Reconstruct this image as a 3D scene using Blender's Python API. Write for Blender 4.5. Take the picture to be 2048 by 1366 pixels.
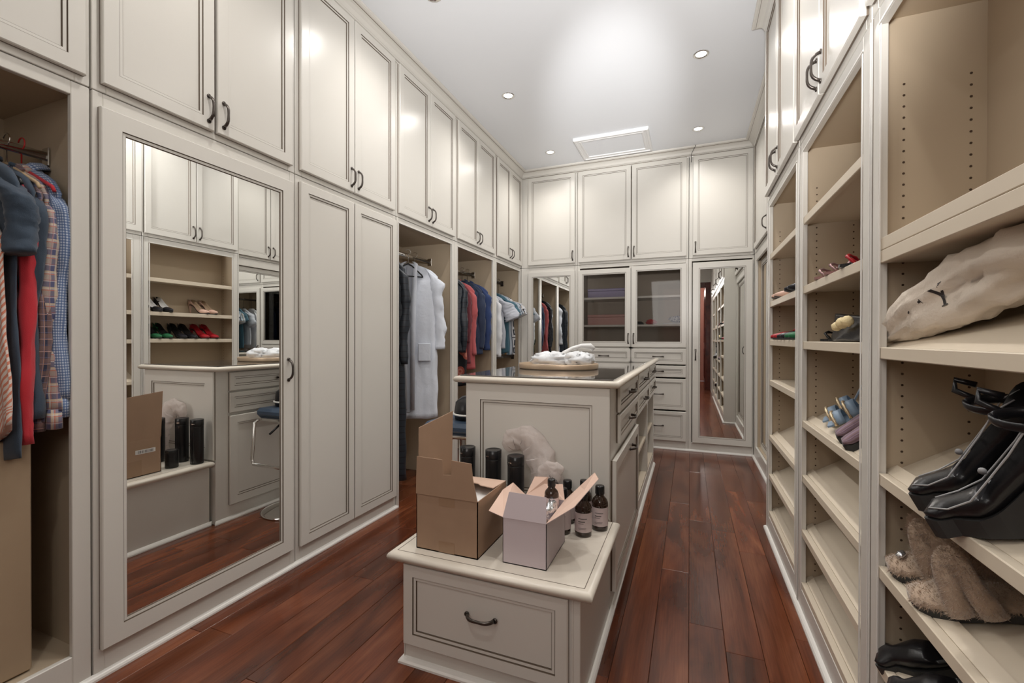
import bpy, bmesh, math, random
from mathutils import Vector, Matrix, noise
random.seed(7)
PI = math.pi
SC = bpy.context.scene
for o in list(bpy.data.objects):
    bpy.data.objects.remove(o)
COL = SC.collection

# ------------------------------------------------------------------ camera
yaw, pit, rol = math.radians(21.66), math.radians(-.296), math.radians(.094)
fw = Vector((-math.sin(yaw)*math.cos(pit), math.cos(yaw)*math.cos(pit), math.sin(pit)))
rt = Vector((math.cos(yaw), math.sin(yaw), 0)); up = rt.cross(fw)
r2 = rt*math.cos(rol) + up*math.sin(rol); u2 = up*math.cos(rol) - rt*math.sin(rol)
cd = bpy.data.cameras.new('camera'); cam = bpy.data.objects.new('camera', cd); COL.objects.link(cam)
cd.sensor_width = 36; cd.lens = 895.5/2048*36; cd.clip_start = .02
M = Matrix(((r2.x, u2.x, -fw.x, 0), (r2.y, u2.y, -fw.y, 0), (r2.z, u2.z, -fw.z, 1.18), (0, 0, 0, 1)))
cam.matrix_world = M
SC.camera = cam

# ------------------------------------------------------------------ world, exposure, lamps
SC.view_settings.view_transform = 'Standard'; SC.view_settings.look = 'None'
SC.view_settings.gamma = 1; SC.view_settings.use_curve_mapping = False
SC.view_settings.exposure = 0.24
W = bpy.data.worlds.new('world'); SC.world = W; W.use_nodes = True
W.node_tree.nodes['Background'].inputs[0].default_value = (.8, .8, .85, 1)
W.node_tree.nodes['Background'].inputs[1].default_value = .4
CEIL = 3.19
def lamp(name, typ, loc, energy, color=(1, .93, .84), aim=None, **kw):
    l = bpy.data.lights.new(name, typ); l.energy = energy; l.color = color
    for k, v in kw.items(): setattr(l, k, v)
    o = bpy.data.objects.new(name, l); COL.objects.link(o); o.location = loc
    if aim is not None:
        o.rotation_euler = (Vector(aim)-Vector(loc)).to_track_quat('-Z', 'Y').to_euler()
    return o
DOWN = [(-1.40, 4.63), (.067, 4.63), (-1.40, 3.43), (.067, 3.43), (-1.40, 2.27), (.067, 2.27), (-1.40, 1.1), (.067, 1.1), (-.67, -.2)]
for (x, y) in DOWN:
    lamp('downlight_lamp', 'SPOT', (x, y, CEIL-.012), 34, color=(1, .96, .91), aim=(x, y, 0), spot_size=math.radians(150), spot_blend=.9, shadow_soft_size=.045)
# the photographer's flash, bounced off the ceiling
lamp('bounce_flash', 'SPOT', (.03, .20, 1.72), 520, color=(1, .99, .975), aim=(-.66, 4.0, 3.19), spot_size=math.radians(21), spot_blend=1.0, shadow_soft_size=.06)
lamp('wide_bounce_fill', 'SPOT', (.03, .25, 1.60), 270, color=(1, .99, .98), aim=(-.62, 2.9, 3.19), spot_size=math.radians(84), spot_blend=1.0, shadow_soft_size=.1)  # added wide spot, brightens the ceiling evenly where the downlights fall short
lamp('fill_light', 'AREA', (-.3, -.5, 2.0), 8, color=(1, .97, .93), aim=(-.6, 3, 1.0), size=1.0)  # added unseen area fill from behind the camera, not a flash
lamp('hall_lamp', 'POINT', (0, -2.5, 2.4), 24, color=(1, .93, .86), shadow_soft_size=.1)

# ------------------------------------------------------------------ materials
MATS = {}
def pr(name, col, rough=.5, metal=0., spec=.5, coat=0., trans=0., bump=0., bscale=200., ior=1.45, sheen=0., noise_amt=0., nscale=8., emis=None, alpha=1.):
    m = bpy.data.materials.new(name); m.use_nodes = True; nt = m.node_tree; b = nt.nodes['Principled BSDF']
    b.inputs['Base Color'].default_value = (*col, 1); b.inputs['Roughness'].default_value = rough
    b.inputs['Metallic'].default_value = metal; b.inputs['Specular IOR Level'].default_value = spec
    b.inputs['Coat Weight'].default_value = coat; b.inputs['Transmission Weight'].default_value = trans
    b.inputs['IOR'].default_value = ior; b.inputs['Sheen Weight'].default_value = sheen; b.inputs['Alpha'].default_value = alpha
    if emis: b.inputs['Emission Color'].default_value = (*emis[0], 1); b.inputs['Emission Strength'].default_value = emis[1]
    tc = nt.nodes.new('ShaderNodeTexCoord')
    if bump:
        n = nt.nodes.new('ShaderNodeTexNoise'); n.inputs['Scale'].default_value = bscale; n.inputs['Detail'].default_value = 3
        nt.links.new(tc.outputs['Object'], n.inputs['Vector'])
        bp = nt.nodes.new('ShaderNodeBump'); bp.inputs['Strength'].default_value = bump; bp.inputs['Distance'].default_value = .002
        nt.links.new(n.outputs['Fac'], bp.inputs['Height']); nt.links.new(bp.outputs['Normal'], b.inputs['Normal'])
    if noise_amt:
        n = nt.nodes.new('ShaderNodeTexNoise'); n.inputs['Scale'].default_value = nscale; n.inputs['Detail'].default_value = 4
        nt.links.new(tc.outputs['Object'], n.inputs['Vector'])
        mx = nt.nodes.new('ShaderNodeMixRGB'); mx.blend_type = 'MIX'
        mx.inputs[1].default_value = (*[c*(1-noise_amt) for c in col], 1); mx.inputs[2].default_value = (*[min(1, c*(1+noise_amt)) for c in col], 1)
        nt.links.new(n.outputs['Fac'], mx.inputs[0]); nt.links.new(mx.outputs[0], b.inputs['Base Color'])
    MATS[name] = m
    return m
paint = pr('cream_lacquer', (.69, .665, .615), .27, bump=.03, bscale=60, noise_amt=.015, nscale=3)
inner = pr('beige_melamine', (.49, .395, .285), .42, bump=.03, bscale=90, noise_amt=.03, nscale=4)
glaze = pr('brown_glaze', (.15, .115, .085), .5)
ceilm = pr('ceiling_paint', (.82, .84, .875), .8, bump=.05, bscale=120)
wallm = pr('wall_paint', (.66, .64, .60), .7, bump=.05, bscale=120)
trimw = pr('trim_enamel', (.78, .76, .72), .3, bump=.02, bscale=50)
bronze = pr('dark_bronze', (.11, .095, .085), .32, metal=.85, noise_amt=.3, nscale=60)
mirror = pr('mirror_silver', (.93, .94, .93), .0, metal=1.)
chrome = pr('chrome', (.75, .74, .72), .1, metal=1.)
blackp = pr('black_plastic', (.012, .012, .013), .25, bump=.02)
card = pr('brown_cardboard', (.36, .235, .155), .75, bump=.15, bscale=40, noise_amt=.08, nscale=14)
cardin = pr('cardboard_inside', (.62, .44, .34), .8, bump=.1, bscale=40, noise_amt=.05)
bigcard = pr('plain_cardboard', (.37, .27, .175), .7, bump=.12, bscale=30, noise_amt=.07, nscale=10)
tape = pr('packing_tape', (.34, .22, .14), .2)
pinkc = pr('pale_pink_card', (.60, .52, .545), .55, noise_amt=.02)
pinkin = pr('salmon_card_inside', (.70, .50, .405), .7, noise_amt=.05)
whitep = pr('white_paper', (.80, .79, .78), .6)
bottle = pr('amber_black_glass', (.028, .014, .009), .08, coat=.5)
pinkl = pr('pink_label', (.60, .50, .50), .5)
ink = pr('black_ink', (.03, .025, .025), .5)
gold = pr('brushed_gold', (.60, .46, .33), .38, metal=.45, bump=.05, bscale=100)
blkglass = pr('smoked_counter_glass', (.14, .128, .115), .05, coat=.6)
def glass_mat():
    m = bpy.data.materials.new('cabinet_glass'); m.use_nodes = True; nt = m.node_tree
    nt.nodes.remove(nt.nodes['Principled BSDF']); out = nt.nodes['Material Output']
    t = nt.nodes.new('ShaderNodeBsdfTransparent'); t.inputs[0].default_value = (.85, .84, .83, 1)
    g = nt.nodes.new('ShaderNodeBsdfGlossy'); g.inputs['Roughness'].default_value = .03
    f = nt.nodes.new('ShaderNodeFresnel'); f.inputs[0].default_value = 1.45
    mx = nt.nodes.new('ShaderNodeMixShader')
    nt.links.new(f.outputs[0], mx.inputs[0]); nt.links.new(t.outputs[0], mx.inputs[1]); nt.links.new(g.outputs[0], mx.inputs[2]); nt.links.new(mx.outputs[0], out.inputs[0])
    return m
glass = glass_mat()
def film_mat():
    m = bpy.data.materials.new('thin_plastic_film'); m.use_nodes = True; nt = m.node_tree; b = nt.nodes['Principled BSDF']; out = nt.nodes['Material Output']
    b.inputs['Base Color'].default_value = (.92, .85, .82, 1); b.inputs['Roughness'].default_value = .22
    tr = nt.nodes.new('ShaderNodeBsdfTransparent'); tl = nt.nodes.new('ShaderNodeBsdfTranslucent'); tl.inputs[0].default_value = (.8, .72, .68, 1)
    m1 = nt.nodes.new('ShaderNodeMixShader'); m1.inputs[0].default_value = .45
    m2 = nt.nodes.new('ShaderNodeMixShader'); m2.inputs[0].default_value = .32
    nt.links.new(b.outputs[0], m1.inputs[1]); nt.links.new(tl.outputs[0], m1.inputs[2])
    nt.links.new(m1.outputs[0], m2.inputs[1]); nt.links.new(tr.outputs[0], m2.inputs[2]); nt.links.new(m2.outputs[0], out.inputs[0])
    n = nt.nodes.new('ShaderNodeTexNoise'); n.inputs['Scale'].default_value = 45; bp = nt.nodes.new('ShaderNodeBump'); bp.inputs['Strength'].default_value = .5; bp.inputs['Distance'].default_value = .004
    nt.links.new(n.outputs['Fac'], bp.inputs['Height']); nt.links.new(bp.outputs[0], b.inputs['Normal'])
    return m
film = film_mat()
def wood_mat(name, c1, c2, c3, rough, use_rand=True):
    m = bpy.data.materials.new(name); m.use_nodes = True; nt = m.node_tree; b = nt.nodes['Principled BSDF']; L = nt.links.new
    geo = nt.nodes.new('ShaderNodeNewGeometry'); oi = nt.nodes.new('ShaderNodeObjectInfo')
    off = nt.nodes.new('ShaderNodeVectorMath'); off.operation = 'SCALE'; cmb = nt.nodes.new('ShaderNodeCombineXYZ')
    L(oi.outputs['Random'], cmb.inputs[0]); L(oi.outputs['Random'], cmb.inputs[1]); L(oi.outputs['Random'], cmb.inputs[2])
    L(cmb.outputs[0], off.inputs[0]); off.inputs['Scale'].default_value = 37.
    add = nt.nodes.new('ShaderNodeVectorMath'); L(geo.outputs['Position'], add.inputs[0]); L(off.outputs[0], add.inputs[1])
    mp = nt.nodes.new('ShaderNodeMapping'); mp.inputs['Scale'].default_value = (6, 1.1, 6); L(add.outputs[0], mp.inputs['Vector'])
    n1 = nt.nodes.new('ShaderNodeTexNoise'); n1.inputs['Scale'].default_value = 1.; n1.inputs['Detail'].default_value = 5; n1.inputs['Distortion'].default_value = 1.2; L(mp.outputs[0], n1.inputs['Vector'])
    mp2 = nt.nodes.new('ShaderNodeMapping'); mp2.inputs['Scale'].default_value = (150, 5, 150); L(add.outputs[0], mp2.inputs['Vector'])
    n2 = nt.nodes.new('ShaderNodeTexNoise'); n2.inputs['Scale'].default_value = 1.; n2.inputs['Detail'].default_value = 3; L(mp2.outputs[0], n2.inputs['Vector'])
    cr = nt.nodes.new('ShaderNodeValToRGB'); e = cr.color_ramp.elements; e[0].position = .3; e[0].color = (*c1, 1); e[1].position = .72; e[1].color = (*c3, 1)
    x = e.new(.5); x.color = (*c2, 1); L(n1.outputs['Fac'], cr.inputs[0])
    hs = nt.nodes.new('ShaderNodeHueSaturation'); mr = nt.nodes.new('ShaderNodeMapRange'); mr.inputs[3].default_value = .72; mr.inputs[4].default_value = 1.28
    L(oi.outputs['Random'], mr.inputs[0]); L(mr.outputs[0], hs.inputs['Value']); L(cr.outputs[0], hs.inputs['Color'])
    mx = nt.nodes.new('ShaderNodeMixRGB'); mx.blend_type = 'MULTIPLY'; mx.inputs[0].default_value = .45
    cr2 = nt.nodes.new('ShaderNodeValToRGB'); cr2.color_ramp.elements[0].position = .35; cr2.color_ramp.elements[0].color = (.6, .55, .55, 1); cr2.color_ramp.elements[1].position = .6
    L(n2.outputs['Fac'], cr2.inputs[0]); L(hs.outputs[0], mx.inputs[1]); L(cr2.outputs[0], mx.inputs[2]); L(mx.outputs[0], b.inputs['Base Color'])
    b.inputs['Roughness'].default_value = rough
    bp = nt.nodes.new('ShaderNodeBump'); bp.inputs['Strength'].default_value = .12; bp.inputs['Distance'].default_value = .001; L(n2.outputs['Fac'], bp.inputs['Height']); L(bp.outputs[0], b.inputs['Normal'])
    return m
woodf = wood_mat('red_hardwood', (.062, .015, .006), (.135, .036, .014), (.225, .073, .030), .20)
woodd = wood_mat('mahogany_door', (.06, .012, .008), (.11, .022, .014), (.16, .035, .022), .25)
glowm = pr('lamp_glow', (1, 1, 1), .5, emis=((1, .97, .92), 14.))

def fabric(name, base, bands=(), rough=.85, bump=.25, bs=500, sheen=.15, uvs=1.):
    """bands: (axis 0/1/2(diag), period, offset, width, colour, alpha) laid over the cloth in metres"""
    m = bpy.data.materials.new(name); m.use_nodes = True; nt = m.node_tree; b = nt.nodes['Principled BSDF']; L = nt.links.new
    b.inputs['Roughness'].default_value = rough; b.inputs['Sheen Weight'].default_value = sheen
    uv = nt.nodes.new('ShaderNodeUVMap'); sp = nt.nodes.new('ShaderNodeSeparateXYZ'); L(uv.outputs[0], sp.inputs[0])
    cur = None
    rgb = nt.nodes.new('ShaderNodeRGB'); rgb.outputs[0].default_value = (*base, 1); cur = rgb.outputs[0]
    for ax, per, off, wd, col, al in bands:
        src = sp.outputs[ax] if ax < 2 else None
        if ax == 2:
            ad = nt.nodes.new('ShaderNodeMath'); L(sp.outputs[0], ad.inputs[0]); L(sp.outputs[1], ad.inputs[1]); src = ad.outputs[0]
        m1 = nt.nodes.new('ShaderNodeMath'); m1.operation = 'MULTIPLY_ADD'; m1.inputs[1].default_value = 1/per; m1.inputs[2].default_value = off; L(src, m1.inputs[0])
        fr = nt.nodes.new('ShaderNodeMath'); fr.operation = 'FRACT'; L(m1.outputs[0], fr.inputs[0])
        lt = nt.nodes.new('ShaderNodeMath'); lt.operation = 'LESS_THAN'; lt.inputs[1].default_value = wd; L(fr.outputs[0], lt.inputs[0])
        ml = nt.nodes.new('ShaderNodeMath'); ml.operation = 'MULTIPLY'; ml.inputs[1].default_value = al; L(lt.outputs[0], ml.inputs[0])
        mx = nt.nodes.new('ShaderNodeMixRGB'); L(ml.outputs[0], mx.inputs[0]); L(cur, mx.inputs[1]); mx.inputs[2].default_value = (*col, 1); cur = mx.outputs[0]
    L(cur, b.inputs['Base Color'])
    tc = nt.nodes.new('ShaderNodeTexCoord'); n = nt.nodes.new('ShaderNodeTexNoise'); n.inputs['Scale'].default_value = bs; L(tc.outputs['Object'], n.inputs['Vector'])
    n2 = nt.nodes.new('ShaderNodeTexNoise'); n2.inputs['Scale'].default_value = 14; n2.inputs['Detail'].default_value = 3; L(tc.outputs['Object'], n2.inputs['Vector'])
    ad = nt.nodes.new('ShaderNodeMath'); ad.operation = 'MULTIPLY_ADD'; ad.inputs[1].default_value = 4.; L(n2.outputs['Fac'], ad.inputs[0]); L(n.outputs['Fac'], ad.inputs[2])
    bp = nt.nodes.new('ShaderNodeBump'); bp.inputs['Strength'].default_value = bump; bp.inputs['Distance'].default_value = .003; L(ad.outputs[0], bp.inputs['Height']); L(bp.outputs[0], b.inputs['Normal'])
    return m
def spotted(name, c1, c2, c3, scale=14., kind='VORONOI'):
    m = bpy.data.materials.new(name); m.use_nodes = True; nt = m.node_tree; b = nt.nodes['Principled BSDF']; L = nt.links.new
    b.inputs['Roughness'].default_value = .7
    uv = nt.nodes.new('ShaderNodeUVMap'); v = nt.nodes.new('ShaderNodeTexVoronoi'); v.inputs['Scale'].default_value = scale; L(uv.outputs[0], v.inputs['Vector'])
    if kind == 'SQ': v.distance = 'CHEBYCHEV'; v.inputs['Randomness'].default_value = .25
    cr = nt.nodes.new('ShaderNodeValToRGB'); cr.color_ramp.interpolation = 'CONSTANT'; e = cr.color_ramp.elements
    e[0].position = 0; e[0].color = (*c2, 1); e[1].position = .52; e[1].color = (*c1, 1); x = e.new(.16); x.color = (*c3, 1); x = e.new(.3); x.color = (*c2, 1)
    L(v.outputs['Distance'], cr.inputs[0]); L(cr.outputs[0], b.inputs['Base Color'])
    return m
NAVY = (.022, .035, .075)
f_navy = fabric('navy_cloth', NAVY); f_navy2 = fabric('blue_wool', (.022, .045, .14)); f_slate = fabric('slate_knit', (.035, .055, .085))
f_red = fabric('red_cloth', (.50, .022, .035)); f_darkolive = fabric('olive_cloth', (.06, .055, .04))
f_plaid = fabric('flannel_plaid', (.42, .34, .30), [(0, .052, 0, .38, (.03, .05, .17), .62), (1, .052, .1, .38, (.03, .05, .17), .62), (0, .052, .55, .06, (.6, .18, .1), .7), (1, .052, .60, .06, (.6, .18, .1), .7), (0, .052, .72, .12, (.80, .66, .45), .6), (1, .052, .78, .12, (.80, .66, .45), .55), (0, .026, .2, .05, (.8, .75, .8), .5), (1, .026, .3, .06, (.8, .75, .8), .5), (0, .052, .12, .05, (.35, .08, .1), .5), (1, .052, .22, .05, (.35, .08, .1), .5)])
f_plaid2 = fabric('dark_plaid', (.035, .04, .075), [(0, .040, 0, .35, (.22, .13, .11), .6), (1, .040, .1, .35, (.22, .13, .11), .6), (0, .040, .6, .07, (.55, .32, .22), .7), (1, .040, .7, .07, (.6, .35, .25), .7), (0, .020, .3, .06, (.25, .25, .4), .5), (1, .020, .4, .06, (.25, .25, .4), .5)])
f_gingham = fabric('blue_gingham', (.50, .56, .66), [(0, .009, 0, .5, (.045, .10, .25), .72), (1, .009, 0, .5, (.045, .10, .25), .72)])
f_orange = fabric('orange_print', (.72, .62, .56), [(2, .022, 0, .45, (.62, .15, .06), .85), (0, .05, .2, .12, (.5, .12, .06), .6)])
f_towel = fabric('white_terry', (.72, .76, .84), bump=.5, bs=350)
f_white = fabric('white_cotton', (.72, .73, .76)); f_grey = fabric('grey_jersey', (.52, .54, .60)); f_black = fabric('black_cloth', (.012, .013, .018))
f_quilt = fabric('black_quilted', (.02, .026, .036), [(1, .045, 0, .12, (.004, .005, .008), .9)], rough=.35, sheen=0)
f_pink = fabric('coral_cloth', (.46, .10, .105)); f_wine = fabric('maroon_cloth', (.14, .025, .035))
f_floral = spotted('dark_floral', (.012, .012, .015), (.40, .09, .06), (.55, .2, .15), 11)
f_squares = spotted('black_white_squares', (.015, .017, .028), (.62, .62, .64), (.02, .025, .04), 9, 'SQ')
f_stripe = fabric('teal_ochre_stripes', (.45, .50, .56), [(0, .12, .1, .2, (.07, .16, .22), .9), (0, .12, .4, .18, (.62, .36, .10), .9), (0, .12, .7, .1, (.02, .03, .06), .9)])
f_teal = fabric('teal_cloth', (.05, .13, .18)); f_camo = spotted('olive_camouflage', (.02, .03, .015), (.09, .10, .03), (.35, .32, .06), 9)
f_dust = fabric('dust_bag_cotton', (.72, .63, .53), bump=.4, bs=160)
satin = fabric('blue_satin', (.22, .31, .42), rough=.35, bump=.05)
f_lav = fabric('striped_lavender', (.16, .10, .13), [(0, .022, 0, .4, (.30, .21, .27), .7), (0, .022, .5, .12, (.34, .2, .14), .6)])
leather_b = pr('black_leather', (.012, .012, .014), .28, bump=.15, bscale=150); piping = pr('pale_piping', (.42, .42, .43), .5)
fur = pr('brown_fur', (.42, .31, .225), .95, bump=.9, bscale=130, sheen=.6, noise_amt=.3, nscale=45)
patent = {}
for k, c in dict(red=(.38, .012, .02), green=(.015, .13, .05), black=(.012, .012, .016), nude=(.66, .43, .34)).items(): patent[k] = pr(k+'_leather', c, .3 if k != 'green' else .5)
tan_in = pr('tan_insole', (.50, .36, .24), .6); silver = pr('silver_foil', (.75, .77, .80), .18, metal=.9, bump=.8, bscale=60)
jewel = pr('gold_crystals', (.75, .6, .4), .2, metal=.7, bump=.8, bscale=300); navyv = pr('blue_vinyl', (.045, .07, .11), .35)
pompom = pr('gold_pompom', (.80, .66, .38), .6, bump=.9, bscale=180); rub = pr('rubber_sole', (.03, .03, .03), .6); corkm = pr('wood_wedge', (.45, .28, .17), .5, noise_amt=.2, nscale=50)
def glitter(name, c):
    m = pr(name, c, .35, bump=1., bscale=180, noise_amt=.45, nscale=160); return m
glit1 = glitter('lilac_glitter', (.30, .27, .42)); glit2 = glitter('rose_glitter', (.55, .30, .27))
phonew = pr('white_phone_plastic', (.80, .80, .80), .3); packet = pr('white_foil_packet', (.74, .76, .79), .35, bump=.8, bscale=35, noise_amt=.28, nscale=24)

# ------------------------------------------------------------------ mesh builder
class MB:
    def __init__(s): s.v = []; s.f = []; s.m = []; s.sm = []; s.uv = []
    def add(s, verts, faces, mi=0, smooth=False, uvs=None):
        n = len(s.v); s.v += [tuple(p) for p in verts]
        for i, f in enumerate(faces):
            s.f.append([a+n for a in f]); s.m.append(mi[i] if isinstance(mi, (list, tuple)) else mi); s.sm.append(smooth)
            s.uv.append(uvs[i] if uvs else None)
        return s
    def box(s, x0, x1, y0, y1, z0, z1, c=0., mi=0):
        x0, x1 = min(x0, x1), max(x0, x1); y0, y1 = min(y0, y1), max(y0, y1); z0, z1 = min(z0, z1), max(z0, z1)
        lo = Vector((x0, y0, z0)); hi = Vector((x1, y1, z1)); c = min(c, (hi.x-lo.x)*.45, (hi.y-lo.y)*.45, (hi.z-lo.z)*.45)
        if c <= 0:
            V = [(x, y, z) for x in (x0, x1) for y in (y0, y1) for z in (z0, z1)]
            F = [(0, 1, 3, 2), (4, 6, 7, 5), (0, 4, 5, 1), (2, 3, 7, 6), (0, 2, 6, 4), (1, 5, 7, 3)]
            return s.add(V, F, mi)
        V = []; idx = {}
        for cx in (0, 1):
            for cy in (0, 1):
                for cz in (0, 1):
                    base = [(lo.x, hi.x)[cx], (lo.y, hi.y)[cy], (lo.z, hi.z)[cz]]; sg = [1-2*cx, 1-2*cy, 1-2*cz]
                    for ax in range(3):
                        p = [base[k] + (sg[k]*c if k != ax else 0) for k in range(3)]
                        idx[(cx, cy, cz, ax)] = len(V); V.append(p)
        F = []
        for ax in range(3):
            o = [k for k in range(3) if k != ax]
            for sd in (0, 1):
                q = []
                for a, b in ((0, 0), (1, 0), (1, 1), (0, 1)):
                    k = [0, 0, 0]; k[ax] = sd; k[o[0]] = a; k[o[1]] = b; q.append(idx[(*k, ax)])
                F.append(q)
            for a in (0, 1):
                for b in (0, 1):
                    k0 = [0, 0, 0]; k0[o[0]] = a; k0[o[1]] = b; k1 = list(k0); k1[ax] = 1
                    F.append([idx[(*k0, o[0])], idx[(*k0, o[1])], idx[(*k1, o[1])], idx[(*k1, o[0])]])
        for cx in (0, 1):
            for cy in (0, 1):
                for cz in (0, 1): F.append([idx[(cx, cy, cz, a)] for a in range(3)])
        return s.add(V, F, mi)
    def rings(s, R, closed=True, cap=(True, True), mi=0, smooth=True, uvs=True, midx=None):
        n = len(R[0]); V = [p for r in R for p in r]; F = []; U = []; Mi = []
        L = [0.]
        big = max(R, key=lambda r: sum((Vector(r[i])-Vector(r[i-1])).length for i in range(1, len(r))))
        acc = [0.]
        for i in range(1, n+1): acc.append(acc[-1]+(Vector(big[i % n])-Vector(big[i-1])).length)
        for k in range(1, len(R)):
            a = sum((Vector(p) for p in R[k]), Vector())/n; b = sum((Vector(p) for p in R[k-1]), Vector())/n; L.append(L[-1]+(a-b).length)
        for k in range(len(R)-1):
            for i in range(n if closed else n-1):
                j = (i+1) % n; F.append([k*n+i, k*n+j, (k+1)*n+j, (k+1)*n+i])
                U.append([(acc[i], L[k]), (acc[i+1], L[k]), (acc[i+1], L[k+1]), (acc[i], L[k+1])]); Mi.append(midx(k, i) if midx else mi)
        if closed and cap[0]: F.append(list(range(n))[::-1]); U.append([(acc[i], 0) for i in range(n)][::-1]); Mi.append(midx(0, 0) if midx else mi)
        if closed and cap[1]: F.append([(len(R)-1)*n+i for i in range(n)]); U.append([(acc[i], L[-1]) for i in range(n)]); Mi.append(midx(len(R)-2, 0) if midx else mi)
        return s.add(V, F, Mi, smooth, U)
    def tube(s, pts, r, n=8, mi=0, sq=1., cap=True, upv=None):
        """sweep an ellipse (r, r*sq) along pts; r may be a list"""
        P = [Vector(p) for p in pts]; R = []
        u = None
        for i, p in enumerate(P):
            t = (P[min(i+1, len(P)-1)]-P[max(i-1, 0)]).normalized()
            if u is None:
                u = Vector(upv) if upv else (Vector((0, 0, 1)) if abs(t.z) < .9 else Vector((1, 0, 0)))
            u = (u - t*u.dot(t)).normalized(); w = t.cross(u)
            rr = r[i] if isinstance(r, (list, tuple)) else r
            R.append([p + u*rr*math.cos(2*PI*k/n) + w*rr*sq*math.sin(2*PI*k/n) for k in range(n)])
        return s.rings(R, cap=(cap, cap), mi=mi)
    def lathe(s, c, prof, n=20, mi=0, midx=None):
        R = [[(c[0]+r*math.cos(2*PI*k/n), c[1]+r*math.sin(2*PI*k/n), c[2]+z) for k in range(n)] for r, z in prof]
        return s.rings(R, mi=mi, midx=midx)
    def slab(s, pts, t, mi=0):
        P = [Vector(p) for p in pts]; nrm = Vector()
        for i in range(len(P)): nrm += (P[i]-P[0]).cross(P[(i+1) % len(P)]-P[0])
        nrm.normalize(); n = len(P); V = P + [p+nrm*t for p in P]
        F = [list(range(n))[::-1], list(range(n, 2*n))] + [[i, (i+1) % n, n+(i+1) % n, n+i] for i in range(n)]
        return s.add(V, F, mi)

def build(name, mb, mats, parent=None, label=None, cat=None, group=None, kind=None, recalc=True):
    if not isinstance(mats, (list, tuple)): mats = [mats]
    off = Vector((0, 0, 0)); p = parent
    while p is not None: off += p.location; p = p.parent
    me = bpy.data.meshes.new(name); me.from_pydata([tuple(Vector(v)-off) for v in mb.v], [], mb.f)
    for m in mats: me.materials.append(m)
    for i, pl in enumerate(me.polygons): pl.material_index = mb.m[i]; pl.use_smooth = mb.sm[i]
    if any(u for u in mb.uv):
        uvl = me.uv_layers.new(name='UVMap')
        for i, pl in enumerate(me.polygons):
            if mb.uv[i]:
                for j, li in enumerate(pl.loop_indices): uvl.data[li].uv = mb.uv[i][j]
    if recalc:
        bm = bmesh.new(); bm.from_mesh(me); bmesh.ops.recalc_face_normals(bm, faces=bm.faces); bm.to_mesh(me); bm.free()
    o = bpy.data.objects.new(name, me); COL.objects.link(o); o.parent = parent
    if label: o['label'] = label
    if cat: o['category'] = cat
    if group: o['group'] = group
    if kind: o['kind'] = kind
    return o
def root(name, label, cat, loc=(0, 0, 0), group=None):
    o = bpy.data.objects.new(name, None); COL.objects.link(o); o.location = loc; o.empty_display_size = .05
    o['label'] = label; o['category'] = cat
    if group: o['group'] = group
    return o
class Frame:
    """axis 'x': faces along x, running along y; sign = outward direction; f = plane of the face frame"""
    def __init__(s, axis, sign, f): s.axis, s.sign, s.f = axis, sign, f
    def P(s, a, d, z): return (s.f+s.sign*d, a, z) if s.axis == 'x' else (a, s.f+s.sign*d, z)
    def box(s, mb, a0, a1, d0, d1, z0, z1, c=0., mi=0):
        p = s.P(a0, d0, z0); q = s.P(a1, d1, z1); mb.box(p[0], q[0], p[1], q[1], p[2], q[2], c, mi)
    def out(s): return Vector((s.sign, 0, 0)) if s.axis == 'x' else Vector((0, s.sign, 0))
LEFT = Frame('x', 1, -1.905); BACK = Frame('y', -1, 5.09); RIGHT = Frame('x', -1, .45); REC = Frame('x', -1, .60)

# ------------------------------------------------------------------ pulls, doors
def pull_mesh():
    mb = MB(); h = .052
    pts = []; rr = []
    for i in range(13):
        t = -1+2*i/12; z = t*h
        d = .030*(1-abs(t)**4)+.0; pts.append((d, 0, z)); rr.append(.0058-.0016*(1-abs(t)))
    pts[0] = (-.001, 0, -h); pts[-1] = (-.001, 0, h)
    mb.tube(pts, rr, 8, sq=1.25, upv=(1, 0, .01))
    for sg in (-1, 1): mb.tube([(0, 0, sg*h), (.004, 0, sg*h)], .009, 10)
    me = build('pull_proto', mb, bronze); m = me.data; bpy.data.objects.remove(me); return m
PULL = pull_mesh()
def pull(parent, fr, a, d, z, horiz=False, name='handle'):
    o = bpy.data.objects.new(name, PULL); COL.objects.link(o); o.parent = parent
    off = Vector(); p = parent
    while p is not None: off += p.location; p = p.parent
    out = fr.out(); zz = Vector((0, 0, 1))
    if horiz: zz = Vector((0, 0, 1)).cross(out)
    yy = zz.cross(out)
    R = Matrix((out, yy, zz)).transposed()
    o.rotation_euler = R.to_euler(); o.location = Vector(fr.P(a, d, z))-off
    return o
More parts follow.
